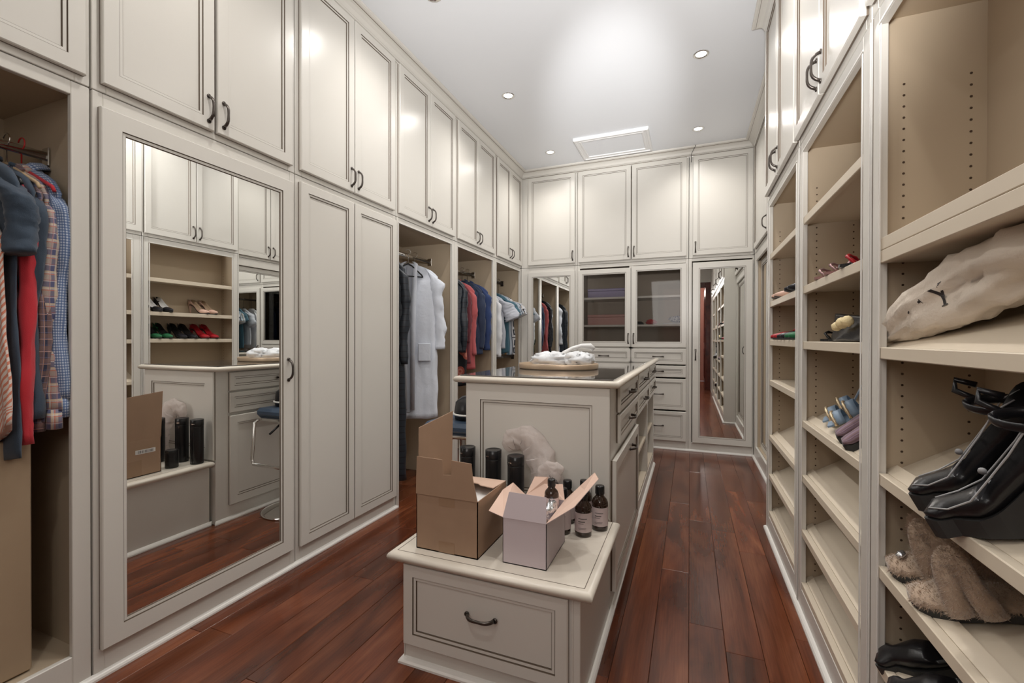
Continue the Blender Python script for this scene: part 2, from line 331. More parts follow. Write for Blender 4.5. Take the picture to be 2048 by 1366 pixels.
def front(fr, a0, a1, z0, z1, parent, d0=.001, t=.022, st=.048, kind='panel', name='door', pull_at=None, horiz=False, label=None):
    """framed door or drawer front: ring with glazed bead, inset panel / mirror / glass as sub-part"""
    mb = MB(); D = d0+t; g = .0022
    prof = [(0, d0, 1), (0, d0+.006, 0), (0, D-.003, 0), (.003, D, 0), (st, D, 1), (st, D-.004, 1), (st+.003, D-.004, 0), (st+.012, D-.0045, 1), (st+.0125, D-.009, 1), (st+.015, D-.009, 0), (st+.015, d0, 0)]
    loops = []; mi = []
    for i, (ins, d, m) in enumerate(prof):
        loops.append([fr.P(a0+ins, d, z0+ins), fr.P(a1-ins, d, z0+ins), fr.P(a1-ins, d, z1-ins), fr.P(a0+ins, d, z1-ins)]); mi.append(m)
    V = [p for l in loops for p in l]; F = []; Mi = []
    n = len(loops)
    for k in range(n):
        for i in range(4):
            j = (i+1) % 4; k2 = (k+1) % n; F.append([k*4+i, k*4+j, k2*4+j, k2*4+i]); Mi.append(mi[k])
    mb.add(V, F, Mi)
    dr = build(name, mb, [paint, glaze], parent, label)
    ins = st+.0145; p = MB(); fr.box(p, a0+ins, a1-ins, D-.015, D-.0095, z0+ins, z1-ins)
    build({'panel': 'panel', 'mirror': 'mirror', 'glass': 'glass_pane'}[kind], p, {'panel': paint, 'mirror': mirror, 'glass': glass}[kind], dr)
    if pull_at: pull(dr, fr, pull_at[0], D, pull_at[1], horiz)
    return dr
def frame_ring(fr, mb, a0, a1, z0, z1, wl, wr, wt, wb, d0=-.02, d1=0., c=.002):
    fr.box(mb, a0, a0+wl, d0, d1, z0, z1, c); fr.box(mb, a1-wr, a1, d0, d1, z0, z1, c)
    if wt: fr.box(mb, a0+wl, a1-wr, d0, d1, z1-wt, z1, c)
    if wb: fr.box(mb, a0+wl, a1-wr, d0, d1, z0, z0+wb, c)
def carcass(fr, a0, a1, z0, z1, depth, parent, top=True, bottom=True, t=.016, back=True, sides=(1, 1), mat=None):
    mb = MB()
    if sides[0]: fr.box(mb, a0, a0+t, -depth, -.02, z0, z1)
    if sides[1]: fr.box(mb, a1-t, a1, -depth, -.02, z0, z1)
    if back: fr.box(mb, a0+t, a1-t, -depth, -depth+.01, z0, z1)
    if top: fr.box(mb, a0+t, a1-t, -depth+.01, -.02, z1-t, z1)
    if bottom: fr.box(mb, a0+t, a1-t, -depth+.01, -.02, z0, z0+t)
    return build('carcass', mb, mat or inner, parent)
G = .0015   # half gap between neighbouring units
UZ0, UZ1, UDB, UDT = 2.035, 3.125, 2.062, 3.102
def upper(fr, a0, a1, doors, label, depth=.5, handles=None, z1=UZ1, dz1=UDT, dz0=UDB, group='overhead cabinets', wl=.04, wr=.04):
    r = root('overhead_cabinet', label, 'cabinet', fr.P((a0+a1)/2, -depth/2, UZ0), group)
    mb = MB(); frame_ring(fr, mb, a0+G, a1-G, UZ0+.002, z1, wl, wr, .03, .035); build('face_frame', mb, paint, r)
    carcass(fr, a0+G, a1-G, UZ0+.002, z1, depth, r)
    for i, (d0, d1) in enumerate(doors):
        h = handles[i] if handles else None
        pa = None
        if h == 'r': pa = (d1-.026, dz0+.085)
        if h == 'l': pa = (d0+.026, dz0+.085)
        front(fr, d0, d1, dz0, dz1, r, pull_at=pa)
    return r

# ------------------------------------------------------------------ the room shell
XL, XR, YB, YF = -2.47, .70, 5.62, -1.3
def struct(name, mb, mat, **k): return build(name, mb, mat, kind='structure', **k)
fl = MB(); fl.box(XL-.1, XR+.1, -3.7, YB+.1, -.08, -.013); floor = struct('floor', fl, pr('subfloor', (.05, .02, .012), .6))
PWID = .13; rows = range(-19, 6)
rnd = random.Random(3)
for k in rows:
    x0 = k*PWID; x1 = x0+PWID
    ylo = -3.6; yhi = 5.09
    if x1 < -1.88: ylo = 2.62
    if x0 > .45: ylo = 3.15
    if x0 > .6 or x0 < -2.5: continue
    y = -3.6 - rnd.random()*1.2
    while y < yhi:
        L = rnd.uniform(.75, 1.7); y2 = y+L
        a, b = max(y, ylo), min(y2, yhi)
        if b-a > .02:
            mb = MB(); mb.box(max(x0, -2.46)+.0006, min(x1, .69)-.0006, a+.0006, b-.0006, -.013, 0, .0012)
            build('plank', mb, woodf, floor)
        y = y2
mb = MB(); mb.box(XL-.1, XR+.1, YF-.1, YB+.1, CEIL, CEIL+.1); struct('ceiling', mb, ceilm)
mb = MB(); mb.box(XL-.1, XL, YF, YB, 0, CEIL); struct('wall_left', mb, wallm)
mb = MB(); mb.box(XR, XR+.1, YF, YB, 0, CEIL); struct('wall_right', mb, wallm)
mb = MB(); mb.box(XL, XR, YB, YB+.1, 0, CEIL); struct('wall_back', mb, wallm)
DX0, DX1, DZ = -.62, .36, 2.42
mb = MB(); mb.box(XL, DX0, YF-.12, YF, 0, CEIL); mb.box(DX1, XR, YF-.12, YF, 0, CEIL); mb.box(DX0, DX1, YF-.12, YF, DZ, CEIL); struct('wall_front', mb, wallm)
mb = MB(); mb.box(DX0-.10, DX0+.02, YF+.001, YF+.03, 0, DZ+.10, .006); mb.box(DX1-.02, DX1+.085, YF+.001, YF+.03, 0, DZ+.10, .006); mb.box(DX0+.02, DX1-.02, YF+.001, YF+.03, DZ-.02, DZ+.10, .006)
mb.box(DX0, DX0+.02, YF-.12, YF, 0, DZ); mb.box(DX1-.02, DX1, YF-.12, YF, 0, DZ); mb.box(DX0+.02, DX1-.02, YF-.12, YF, DZ-.02, DZ)
cas = struct('door_1', mb, woodd)
dl = root('open_door', 'dark red panelled wooden door standing open in the hallway behind', 'door', (DX1-.04, YF-.13, 0))
FD = Frame('x', -1, DX1-.03)
mb = MB(); FD.box(mb, YF-.13-.86, YF-.13, -.03, .0, .01, DZ-.03, .004); build('door_slab', mb, woodd, dl)
for (z0, z1) in ((.25, .95), (1.1, 2.2)):
    mb = MB(); FD.box(mb, YF-.13-.74, YF-.13-.12, 0, .012, z0, z1, .01); build('raised_panel', mb, woodd, dl)
mb = MB(); mb.box(-1.3, -1.2, -3.7, YF-.12, 0, CEIL); mb.box(1.0, 1.1, -3.7, YF-.12, 0, CEIL); mb.box(-1.3, 1.1, -3.8, -3.7, 0, CEIL); mb.box(-1.3, 1.1, -3.8, YF-.1, CEIL, CEIL+.1)
struct('wall_hall', mb, pr('hall_paint', (.50, .25, .20), .6))

def sweep(name, path, prof, seg_names, mat, gl=()):
    """path: list of XY points; prof: (offset to the left of travel, z). one mitred object per segment"""
    P = [Vector((p[0], p[1])) for p in path]; nrm = []
    for i in range(len(P)-1):
        d = (P[i+1]-P[i]).normalized(); nrm.append(Vector((-d.y, d.x)))
    def at(i, off):
        if i == 0: return P[0]+nrm[0]*off
        if i == len(P)-1: return P[-1]+nrm[-1]*off
        a, b = nrm[i-1], nrm[i]; m = (a+b); m = m/(m.dot(a)); return P[i]+m*off
    for i in range(len(P)-1):
        nm = seg_names[i]
        if not nm: continue
        R = []
        for e in (i, i+1): R.append([(*at(e, o), z) for o, z in prof])
        mb = MB(); mb.rings(R, smooth=False, uvs=False, midx=(lambda k, j: 1 if j in gl else 0)); struct(nm, mb, [mat, glaze])
crown = [(0, 3.100), (.010, 3.100), (.012, 3.106), (.012, 3.110), (.020, 3.112), (.024, 3.118), (.022, 3.121), (.025, 3.126), (.034, 3.145), (.050, 3.160), (.064, 3.165), (.066, 3.168), (.078, 3.170), (.086, 3.176), (.088, 3.184), (.086, 3.1895), (0, 3.1895)]
# travel clockwise so that the room lies on the right-hand side -> negative offsets; reverse to keep it on the left
sweep('crown', [(.45, -1.28), (.45, 3.18), (.60, 3.18), (.60, 5.09), (-1.905, 5.09), (-1.905, -1.28)], crown, ['trim_1', 'trim_2', 'trim_3', 'trim_4', 'trim_5'], paint, gl=(2, 5, 10))
shoe = [(0, 0.0005), (.017, 0.0005), (.017, .008), (.013, .015), (.006, .020), (0, .022)]
sweep('shoe', [(.45, .02), (.45, 3.18), (.60, 3.18), (.60, 5.09), (-1.905, 5.09)], shoe, ['baseboard_right', 'trim_6', 'trim_7', 'baseboard_back'], trimw)
sweep('shoe', [(-1.905, 2.612), (-1.905, .02)], shoe, ['baseboard_left'], trimw)
sweep('shoe2', [(-2.44, 5.08), (-2.44, 2.64)], [(0, 0.0005), (.013, 0.0005), (.013, .09), (.008, .10), (0, .10)], ['trim_8'], trimw)

# ------------------------------------------------------------------ left wall
DP = .54
upper(LEFT, -.02, .892, [(-.0, .43), (.44, .873)], 'overhead cream cabinet above the open bay with plaid shirts', handles=['r', 'l'])
upper(LEFT, .895, 1.742, [(.918, 1.309), (1.322, 1.713)], 'overhead cream cabinet above the large mirror door', handles=['r', 'l'])
upper(LEFT, 1.745, 2.600, [(1.767, 2.164), (2.172, 2.566)], 'overhead cream cabinet above the tall plain double doors', handles=['r', 'l'])
upper(LEFT, 2.603, 3.443, [(2.62, 3.016), (3.022, 3.415)], 'overhead cream cabinet above the bay with the white robe', handles=['r', 'l'])
upper(LEFT, 3.446, 4.303, [(3.476, 3.866), (3.872, 4.265)], 'overhead cream cabinet above the bay with the navy jackets', handles=['r', 'l'])
upper(LEFT, 4.306, 5.09, [(4.345, 4.70), (4.706, 5.06)], 'overhead cream cabinet at the far end, above the short-sleeved shirts', handles=['r', 'l'])
upper(LEFT, -1.28, -.023, [(-1.25, -.66), (-.65, -.06)], 'overhead cream cabinet nearest the entrance on the mirror-door side', handles=['r', 'l'])

def rod(fr, a0, a1, d, z, label, flat=True, mat=chrome, r=.013):
    o = root('closet_rod', label, 'rod', fr.P((a0+a1)/2, d, z)); mb = MB()
    n = 12; R = []
    for a in (a0+.004, a1-.004):
        c = Vector(fr.P(a, d, z)); R.append([c+fr.out()*(.008*math.cos(2*PI*k/n))+Vector((0, 0, .016*math.sin(2*PI*k/n))) for k in range(n)])
    mb.rings(R); build('bar', mb, mat, o)
    for a, s in ((a0, 1), (a1, -1)):
        b = MB(); fr.box(b, a+.001*s, a+.006*s, d-.02, d+.02, z-.035, z+.03, .002); build('end_bracket', b, mat, o)
    return o
# bay A: open hanging bay, partly outside the frame
OA = root('open_closet', 'open hanging bay with plaid shirts and big carton at left edge', 'closet', (-2.17, .42, 0))
carcass(LEFT, -.02+G, .892-G, .10, 2.03, DP, OA)
mb = MB(); frame_ring(LEFT, mb, -.02+G, .892-G, 0, 2.033, .04, .05, .045, .12); build('face_frame', mb, paint, OA)
rod(LEFT, -.0, .872, -.22, 1.825, 'flat chrome hanging bar carrying the plaid shirts')
# bay B: mirror door
OB = root('mirror_wardrobe', 'tall cream wardrobe with one large full-length mirror door', 'wardrobe', (-2.17, 1.32, 0))
carcass(LEFT, .895+G, 1.742-G, .0, 2.03, DP, OB)
mb = MB(); frame_ring(LEFT, mb, .895+G, 1.742-G, 0, 2.033, .03, .03, .055, .095, d1=.002); build('face_frame', mb, paint, OB)
front(LEFT, .912, 1.715, .10, 1.980, OB, st=.062, kind='mirror', pull_at=(1.683, 1.025))
# bay C: two tall plain doors
OC = root('tall_wardrobe', 'tall cream wardrobe with two plain panelled doors', 'wardrobe', (-2.17, 2.17, 0))
carcass(LEFT, 1.745+G, 2.600-G, .0, 2.03, DP, OC)
mb = MB(); frame_ring(LEFT, mb, 1.745+G, 2.600-G, 0, 2.033, .03, .03, .03, .095); build('face_frame', mb, paint, OC)
front(LEFT, 1.765, 2.162, .093, 2.000, OC); front(LEFT, 2.172, 2.585, .093, 2.000, OC)
mb = MB(); mb.box(-1.904, -1.893, 2.6015, 2.6095, 0, 2.03, .001); build('end_strip', mb, paint, OC)
# bays D, E, F open to the floor
bays = [('D', 2.603, 3.443, 2.63, 3.395, 'open hanging bay holding the long white robe'),
        ('E', 3.446, 4.303, 3.49, 4.262, 'open hanging bay holding navy jackets and a coral top'),
        ('F', 4.306, 5.088, 4.340, 5.050, 'open hanging bay of short-sleeved shirts in the far left corner')]
for k, a0, a1, o0, o1, lab in bays:
    r = root('open_closet', lab, 'closet', (-2.17, (a0+a1)/2, 0), 'open hanging bays')
    carcass(LEFT, a0+G, a1-G, .0, 2.03, DP, r, bottom=False)
    mb = MB(); frame_ring(LEFT, mb, a0+G, a1-G, 0, 2.033, o0-a0-G, a1-o1-G, .035, 0); build('face_frame', mb, paint, r)
    mb = MB()
    LEFT.box(mb, o0, o0+.004, .0005, .003, 0, 1.998); LEFT.box(mb, o1-.004, o1, .0005, .003, 0, 1.998); LEFT.box(mb, o0, o1, .0005, .003, 1.996, 2.0)
    build('edge_bead', mb, trimw, r)
rod(LEFT, 2.623, 3.423, -.24, 1.862, 'chrome hanging bar above the white robe')
rod(LEFT, 3.466, 4.283, -.24, 1.862, 'chrome hanging bar above the navy jackets')
rod(LEFT, 4.326, 5.068, -.24, 1.862, 'upper bar in the far corner bay, above the short-sleeved shirts', mat=bronze)
rod(LEFT, 4.326, 5.068, -.10, .975, 'lower dark bar in the far corner bay', mat=bronze)
# behind the camera, left
r = root('tall_wardrobe', 'tall cream wardrobe beside the entrance doorway', 'wardrobe', (-2.17, -.65, 0))
carcass(LEFT, -1.28, -.023-G, 0, 2.03, DP, r); mb = MB(); frame_ring(LEFT, mb, -1.28, -.023-G, 0, 2.033, .03, .03, .03, .095); build('face_frame', mb, paint, r)
front(LEFT, -1.25, -.66, .093, 2.0, r, pull_at=(-.69, 1.05)); front(LEFT, -.65, -.05, .093, 2.0, r, pull_at=(-.62, 1.05))

# ------------------------------------------------------------------ back wall
BD = .5
upper(BACK, -1.903, -1.212, [(-1.808, -1.236)], 'overhead cream cabinet in the far left corner over the narrow mirror door', depth=BD, wl=.10, handles=['r'], group='overhead cabinets on the far wall')
upper(BACK, -1.210, -.014, [(-1.194, -.609), (-.599, -.035)], 'overhead cream double cabinet over the glass-door display cupboard', depth=BD, handles=['r', 'l'], group='overhead cabinets on the far wall')
upper(BACK, -.012, .598, [(.026, .585)], 'overhead cream cabinet over the wide mirror door on the far wall', depth=BD, handles=['l'], group='overhead cabinets on the far wall')
r = root('mirror_wardrobe', 'narrow mirror-door wardrobe on the far wall, left of the display cupboard', 'wardrobe', (-1.55, 5.3, 0))
carcass(BACK, -1.903, -1.212, 0, 2.03, BD, r); mb = MB(); frame_ring(BACK, mb, -1.903, -1.212, 0, 2.033, .105, .03, .06, .10); build('face_frame', mb, paint, r)
front(BACK, -1.808, -1.236, .097, 1.975, r, st=.052, kind='mirror', pull_at=(-1.262, 1.02))
r = root('mirror_wardrobe', 'wide mirror-door wardrobe on the far wall, right of the drawers', 'wardrobe', (.29, 5.3, 0))
carcass(BACK, -.012, .598, 0, 2.03, BD, r); mb = MB(); frame_ring(BACK, mb, -.012, .598, 0, 2.033, .03, .012, .03, .095); build('face_frame', mb, paint, r)
front(BACK, .026, .585, .097, 1.985, r, st=.06, kind='mirror', pull_at=(.056, 1.02))
r = root('display_cupboard', 'cream display cupboard with two glass doors over stacked drawers', 'cabinet', (-.61, 5.3, 0)); dispc = r
greyin = pr('taupe_lining', (.55, .48, .40), .6)
carcass(BACK, -1.210, -.014, 0, 2.03, BD, r, mat=greyin)
mb = MB(); frame_ring(BACK, mb, -1.210, -.014, 0, 2.033, .03, .03, .04, .095)
BACK.box(mb, -.625, -.583, -.02, 0, .095, 1.99); BACK.box(mb, -1.18, -.044, -.02, 0, 1.06, 1.10); build('face_frame', mb, paint, r)
mb = MB(); BACK.box(mb, -.612, -.598, -BD+.01, -.02, .0, 2.0); BACK.box(mb, -1.19, -.03, -BD+.01, -.021, 1.055, 1.075); build('divider', mb, greyin, r)
for z in (1.345, 1.66):
    for a0, a1 in ((-1.194, -.612), (-.598, -.030)):
        mb = MB(); BACK.box(mb, a0+.001, a1-.001, -.42, -.045, z-.022, z, .001); build('shelf', mb, paint, r)
front(BACK, -1.194, -.609, 1.098, 1.972, r, st=.048, kind='glass', pull_at=(-.633, 1.19)); front(BACK, -.599, -.035, 1.094, 1.985, r, st=.048, kind='glass', pull_at=(-.575, 1.19))
for (z0, z1) in ((.913, 1.078), (.777, .900), (.428, .760), (.068+.03, .412)):
    for a0, a1 in ((-1.194, -.609), (-.599, -.035)):
        front(BACK, a0, a1, z0, z1, r, st=.036, name='drawer', pull_at=((a0+a1)/2, (z0+z1)/2), horiz=True)
def thing_box(name, label, cat, fr, a0, a1, d0, d1, z0, z1, mat, c=.004, group=None):
    rr = root(name, label, cat, fr.P((a0+a1)/2, (d0+d1)/2, z0), group); mb = MB(); fr.box(mb, a0, a1, d0, d1, z0, z1-.03, c); build('body', mb, mat, rr)
    mb = MB(); fr.box(mb, a0-.003, a1+.003, d0-.003, d1+.003, z1-.029, z1, c); build('lid', mb, mat, rr); return rr
thing_box('glitter_box', 'lilac glitter box on the upper shelf behind glass', 'box', BACK, -1.11, -.66, -.30, -.10, 1.6605, 1.765, glit1)
thing_box('glitter_box', 'rose pink glitter box on the lower shelf behind glass', 'box', BACK, -1.11, -.66, -.30, -.10, 1.3455, 1.465, glit2)

def blob(mb, c, rad, amp=.15, freq=6., seed=0, n=(14, 20), mi=0, flat=None, ridge=False):
    R = []
    for i in range(1, n[0]):
        th = PI*i/n[0]; ring = []
        for j in range(n[1]):
            ph = 2*PI*j/n[1]; d = Vector((math.sin(th)*math.cos(ph), math.sin(th)*math.sin(ph), -math.cos(th)))
            q = noise.noise(d*freq*.5+Vector((seed, seed*2, 0)))+.5*noise.noise(d*freq+Vector((0, seed, 5)))
            if ridge: q = .4-abs(q)*1.6
            k = 1+amp*q; p = Vector((c[0]+d.x*rad[0]*k, c[1]+d.y*rad[1]*k, c[2]+d.z*rad[2]*k))
            if flat is not None: p.z = max(p.z, flat)
            ring.append(p)
        R.append(ring)
    mb.rings(R, mi=mi); return mb
o = build('red_scarf', blob(MB(), (-.40, 5.22, 1.372), (.055, .05, .030), .5, 5, 3, flat=1.3453), f_red, label='small red crumpled scarf on the lower glass cupboard shelf', cat='scarf')
o = build('folded_cloth', blob(MB(), (-.13, 5.24, 1.400), (.08, .07, .036), .4, 5, 8, flat=1.3655), spotted('blue_white_print', (.55, .6, .7), (.03, .06, .2), (.5, .55, .65), 40), label='blue and white crumpled cloth on the glass cupboard shelf', cat='cloth')
o = build('folded_liner', blob(MB(), (-.17, 5.24, 1.354), (.12, .10, .011), .2, 6, 5, flat=1.3453), f_white, label='flat white folded cloth under the blue and white one', cat='cloth')
o = build('dark_pouch', blob(MB(), (-.53, 5.24, 1.362), (.045, .06, .020), .4, 5, 9, flat=1.3453), f_black, label='flat dark pouch behind glass, left of the red scarf', cat='pouch')

# ------------------------------------------------------------------ right wall: shoe shelving
RD = .235
pinm = pr('pin_hole_dark', (.06, .035, .02), .8)
def pins(fr, a_side, sgn, z0, z1, parent, t=.016, skip=()):
    mb = MB(); n = int((z1-z0)/.0288)
    for d in (-.062, -.195):
        for i in range(n):
            z = z0+i*.0288
            if any(abs(z-q) < .02 for q in skip): continue
            c = Vector(fr.P(a_side, d, z)); ax = Vector((0, sgn, 0))
            ring = lambda y: [c+ax*y+Vector((.0032*math.cos(2*PI*k/6), 0, .0032*math.sin(2*PI*k/6))) for k in range(6)]
            mb.rings([ring(-.0005), ring(.0006)], smooth=False)
    build('pin_holes', mb, pinm, parent, kind='stuff')
def shelf_unit(fr, a0, a1, o0, o1, shelves, label, toe=.105, side_far=True):
    r = root('shoe_cabinet', label, 'shelving', fr.P((a0+a1)/2, -RD/2, 0), 'open shoe shelving')
    carcass(fr, a0+G, a1-G, 0, 2.03, RD, r, bottom=False)
    mb = MB(); frame_ring(fr, mb, a0+G, a1-G, 0, 2.033, o0-a0-G, a1-o1-G, .045, toe, d0=-.02); build('face_frame', mb, paint, r)
    mb = MB()
    for a in (o0+.006, o1-.010): fr.box(mb, a-.003, a+.003, -.0005, .002, toe, 1.985)
    fr.box(mb, o0, o1, .0005, .002, 1.989, 1.994); fr.box(mb, a0+.002, a0+.006, .0005, .003, 0, 2.03); fr.box(mb, a1-.006, a1-.002, .0005, .003, 0, 2.03)
    build('edge_bead', mb, trimw, r)
    mb = MB()
    fr.box(mb, a0+.009, a0+.0105, 0, .0008, 0, 2.03); fr.box(mb, a1-.0105, a1-.009, 0, .0008, 0, 2.03); build('glaze_line', mb, glaze, r)
    i0, i1 = a0+G+.0165, a1-G-.0165
    for z, kind in shelves:
        mb = MB()
        if kind == 'flat':
            fr.box(mb, o0+.002, o1-.002, -.0235, -.004, z-.033, z, .002)
            fr.box(mb, i0, i1, -RD+.011, -.0225, z-.022, z)
        elif kind == 'double':
            fr.box(mb, o0+.002, o1-.002, -.0235, -.004, z-.031, z, .0015); fr.box(mb, o0+.002, o1-.002, -.0235, -.003, z-.064, z-.0325, .0015)
            fr.box(mb, i0, i1, -RD+.011, -.0225, z-.06, z)
        else:
            lip = .028 if kind == 'slant' else .0
            fr.box(mb, o0+.002, o1-.002, -.0235, -.002, z-.030, z+(.0 if lip else .0), .002)
            zr = .60 if kind == 'slant' else .52
            V = []
            base = z-lip*.45
            for a in (i0, i1):
                for d, zz in ((-.0236, base-.022), (-.0236, base), (-RD+.011, base+zr*(RD-.0346)), (-RD+.011, base-.022+zr*(RD-.0346))): V.append(fr.P(a, d, zz))
            mb.add(V, [(0, 1, 2, 3), (7, 6, 5, 4), (0, 4, 5, 1), (1, 5, 6, 2), (2, 6, 7, 3), (3, 7, 4, 0)])
            # short ledge behind the lip
            if lip:
                q = base+zr*.03
                V = []
                for a in (i0+.0005, i1-.0005):
                    for d, zz in ((-.024, base-.001), (-.024, base+.012), (-.052, base+zr*.0285+.012), (-.052, base+zr*.0285-.001)): V.append(fr.P(a, d, zz))
                mb.add(V, [(0, 1, 2, 3), (7, 6, 5, 4), (0, 4, 5, 1), (1, 5, 6, 2), (2, 6, 7, 3), (3, 7, 4, 0)])
        build('shelf', mb, trimw if False else inner_l, r)
    pins(fr, a1-G-.016, -1, .17, 1.88, r, skip=[s[0]-.01 for s in shelves])
    pins(fr, a0+G+.016, 1, .17, 1.88, r, skip=[s[0]-.01 for s in shelves])
    return r
inner_l = pr('shelf_melamine', (.70, .61, .485), .38, bump=.02, bscale=90, noise_amt=.02)
shelf_unit(RIGHT, 2.325, 3.18, 2.375, 3.125, [(1.70, 'flat'), (1.41, 'flat'), (1.178, 'flat'), (.935, 'flat'), (.60, 'slant'), (.362, 'slant'), (.135, 'slant')], 'farthest open shelving unit, with the bright leather pumps')
shelf_unit(RIGHT, 1.472, 2.322, 1.535, 2.262, [(1.708, 'flat'), (1.410, 'flat'), (1.172, 'flat'), (.832, 'slant'), (.598, 'slant'), (.361, 'slant'), (.132, 'slant')], 'middle open shelving unit, with the blue jewelled mules')
shelf_unit(RIGHT, .62, 1.469, .675, 1.420, [(1.440, 'double'), (1.161, 'slope'), (.838, 'slant'), (.600, 'slant'), (.360, 'slant'), (.135, 'slant')], 'nearest open shelving unit, with the cotton dust bag and furry slippers')
shelf_unit(RIGHT, -.24, .617, -.18, .56, [(1.70, 'flat'), (1.41, 'flat'), (1.172, 'flat'), (.832, 'slant'), (.598, 'slant'), (.361, 'slant'), (.132, 'slant')], 'empty open shelving unit beside the photographer')
upper(RIGHT, 2.325, 3.18, [(2.335, 2.752), (2.758, 3.16)], 'overhead cream cabinet above the farthest shoe shelving', depth=RD, handles=['r', 'l'], group='overhead cabinets over the shoe shelving')
upper(RIGHT, 1.472, 2.322, [(1.49, 1.903), (1.909, 2.315)], 'overhead cream cabinet above the middle shoe shelving', depth=RD, handles=['r', 'l'], group='overhead cabinets over the shoe shelving')
upper(RIGHT, .62, 1.469, [(.64, 1.042), (1.048, 1.45)], 'overhead cream cabinet above the nearest shoe shelving', depth=RD, handles=['r', 'l'], group='overhead cabinets over the shoe shelving')
upper(RIGHT, -.24, .617, [(-.22, .182), (.188, .60)], 'overhead cream cabinet above the empty shelving beside the photographer', depth=RD, handles=['r', 'l'], group='overhead cabinets over the shoe shelving')
# side panel of the projecting shelving and the recessed mirror closet
mb = MB(); mb.box(.4505, .5995, 3.1815, 3.186, 0, 3.12); build('side_panel', mb, paint, label='plain cream end panel closing the far side of the shoe shelving', cat='panel')
r = root('sliding_mirror_closet', 'recessed closet with sliding mirror doors in the far right corner', 'closet', (.65, 4.1, 0))
mb = MB(); frame_ring(REC, mb, 3.19, 5.088, 0, 2.033, .06, .12, .08, .13, d0=-.02); build('face_frame', mb, paint, r)
R2F = Frame('x', -1, .622)
front(R2F, 3.25, 4.13, .13, 1.95, r, d0=-.02, t=.02, st=.045, kind='mirror', pull_at=(4.10, 1.05)); front(R2F, 4.12, 4.965, .13, 1.95, r, d0=-.043, t=.02, st=.045, kind='mirror')
mb = MB(); mb.box(.621, .69, 4.9685, 5.088, .13, 1.954); mb.box(.621, .69, 3.191, 3.245, .13, 1.954); mb.box(.622, .695, 3.19, 5.088, 0, .129); mb.box(.69, .699, 3.19, 5.088, .13, 2.03); mb.box(.641, .69, 3.19, 5.088, 1.955, 2.03); build('carcass', mb, inner, r)
upper(REC, 3.19, 4.13, [(3.21, 3.66), (3.67, 4.11)], 'overhead cream cabinet over the sliding mirrors, next to the shelving', depth=.09, handles=['r', 'l'], group='overhead cabinets over the sliding mirrors')
upper(REC, 4.133, 5.088, [(4.15, 4.955)], 'single-door overhead cream cabinet in the far right corner', depth=.09, wr=.14, handles=['l'], group='overhead cabinets over the sliding mirrors')
# right side wall behind the camera
mb = MB(); mb.box(.45, .70, YF+.001, -.243, 0, 3.12); struct('wall_pier', mb, wallm)

# ------------------------------------------------------------------ ceiling: hatch and lights
r = root('attic_hatch', 'white moulded rectangular hatch in the ceiling', 'hatch', (-.73, 4.64, CEIL-.03))
P4 = [(-1.095, 4.40), (-.370, 4.40), (-.370, 4.92), (-1.095, 4.92)]
prof = [(0, 3.189), (0, 3.165), (.006, 3.158), (.02, 3.158), (.024, 3.166), (.045, 3.168), (.055, 3.162), (.066, 3.163), (.07, 3.172), (.07, 3.189)]
names = ['moulding']*4
def ringloft(P, prof):
    c = Vector((sum(p[0] for p in P)/4, sum(p[1] for p in P)/4)); L = []
    for ins, z in prof: L.append([(p[0]+(ins if p[0] < c.x else -ins), p[1]+(ins if p[1] < c.y else -ins), z) for p in P])
    V = [p for l in L for p in l]; F = []
    for k in range(len(L)):
        for i in range(4): j = (i+1) % 4; k2 = (k+1) % len(L); F.append([k*4+i, k*4+j, k2*4+j, k2*4+i])
    return V, F
V, F = ringloft(P4, prof); mb = MB(); mb.add(V, F); build('moulding', mb, pr('white_enamel', (.80, .80, .80), .4), r)
mb = MB(); mb.box(-1.0245, -.4405, 4.4705, 4.8495, 3.172, 3.189); build('hatch_panel', mb, ceilm, r)
where = ['in the far left of the ceiling', 'in the far right of the ceiling', 'on the left, second row from the far wall', 'on the right, second row from the far wall', 'on the left, third row, at the top edge of the view', 'on the right, third row', 'on the left, nearest row', 'on the right, nearest row', 'over the entrance']
for i, (x, y) in enumerate(DOWN):
    r = root('ceiling_downlight', 'small round recessed downlight '+where[i], 'downlight', (x, y, CEIL-.006), 'recessed ceiling downlights')
    mb = MB(); n = 24; R = []
    for rr_, z in ((.034, CEIL-.0005), (.052, CEIL-.0005), (.054, CEIL-.003), (.050, CEIL-.006), (.040, CEIL-.006), (.034, CEIL-.002)):
        R.append([(x+rr_*math.cos(2*PI*k/n), y+rr_*math.sin(2*PI*k/n), z) for k in range(n)])
    R.append(R[0]); mb.rings(R, cap=(False, False)); build('trim_ring', mb, chrome, r)
    mb = MB(); mb.lathe((x, y, CEIL), [(.0335, -.0005), (.0335, -.002), (.02, -.0045), (.004, -.0055)], 20); build('bulb', mb, glowm, r)
mb = MB(); mb.tube([(.050, 5.00, 3.188), (.045, 5.004, 3.172), (.03, 5.03, 3.155), (.012, 5.058, 3.13), (.008, 5.066, 3.10), (.0075, 5.07, 3.04)], .0025, 6)
build('black_cable', mb, blackp, label='thin black cable hanging over the crown moulding on the far wall', cat='cable')

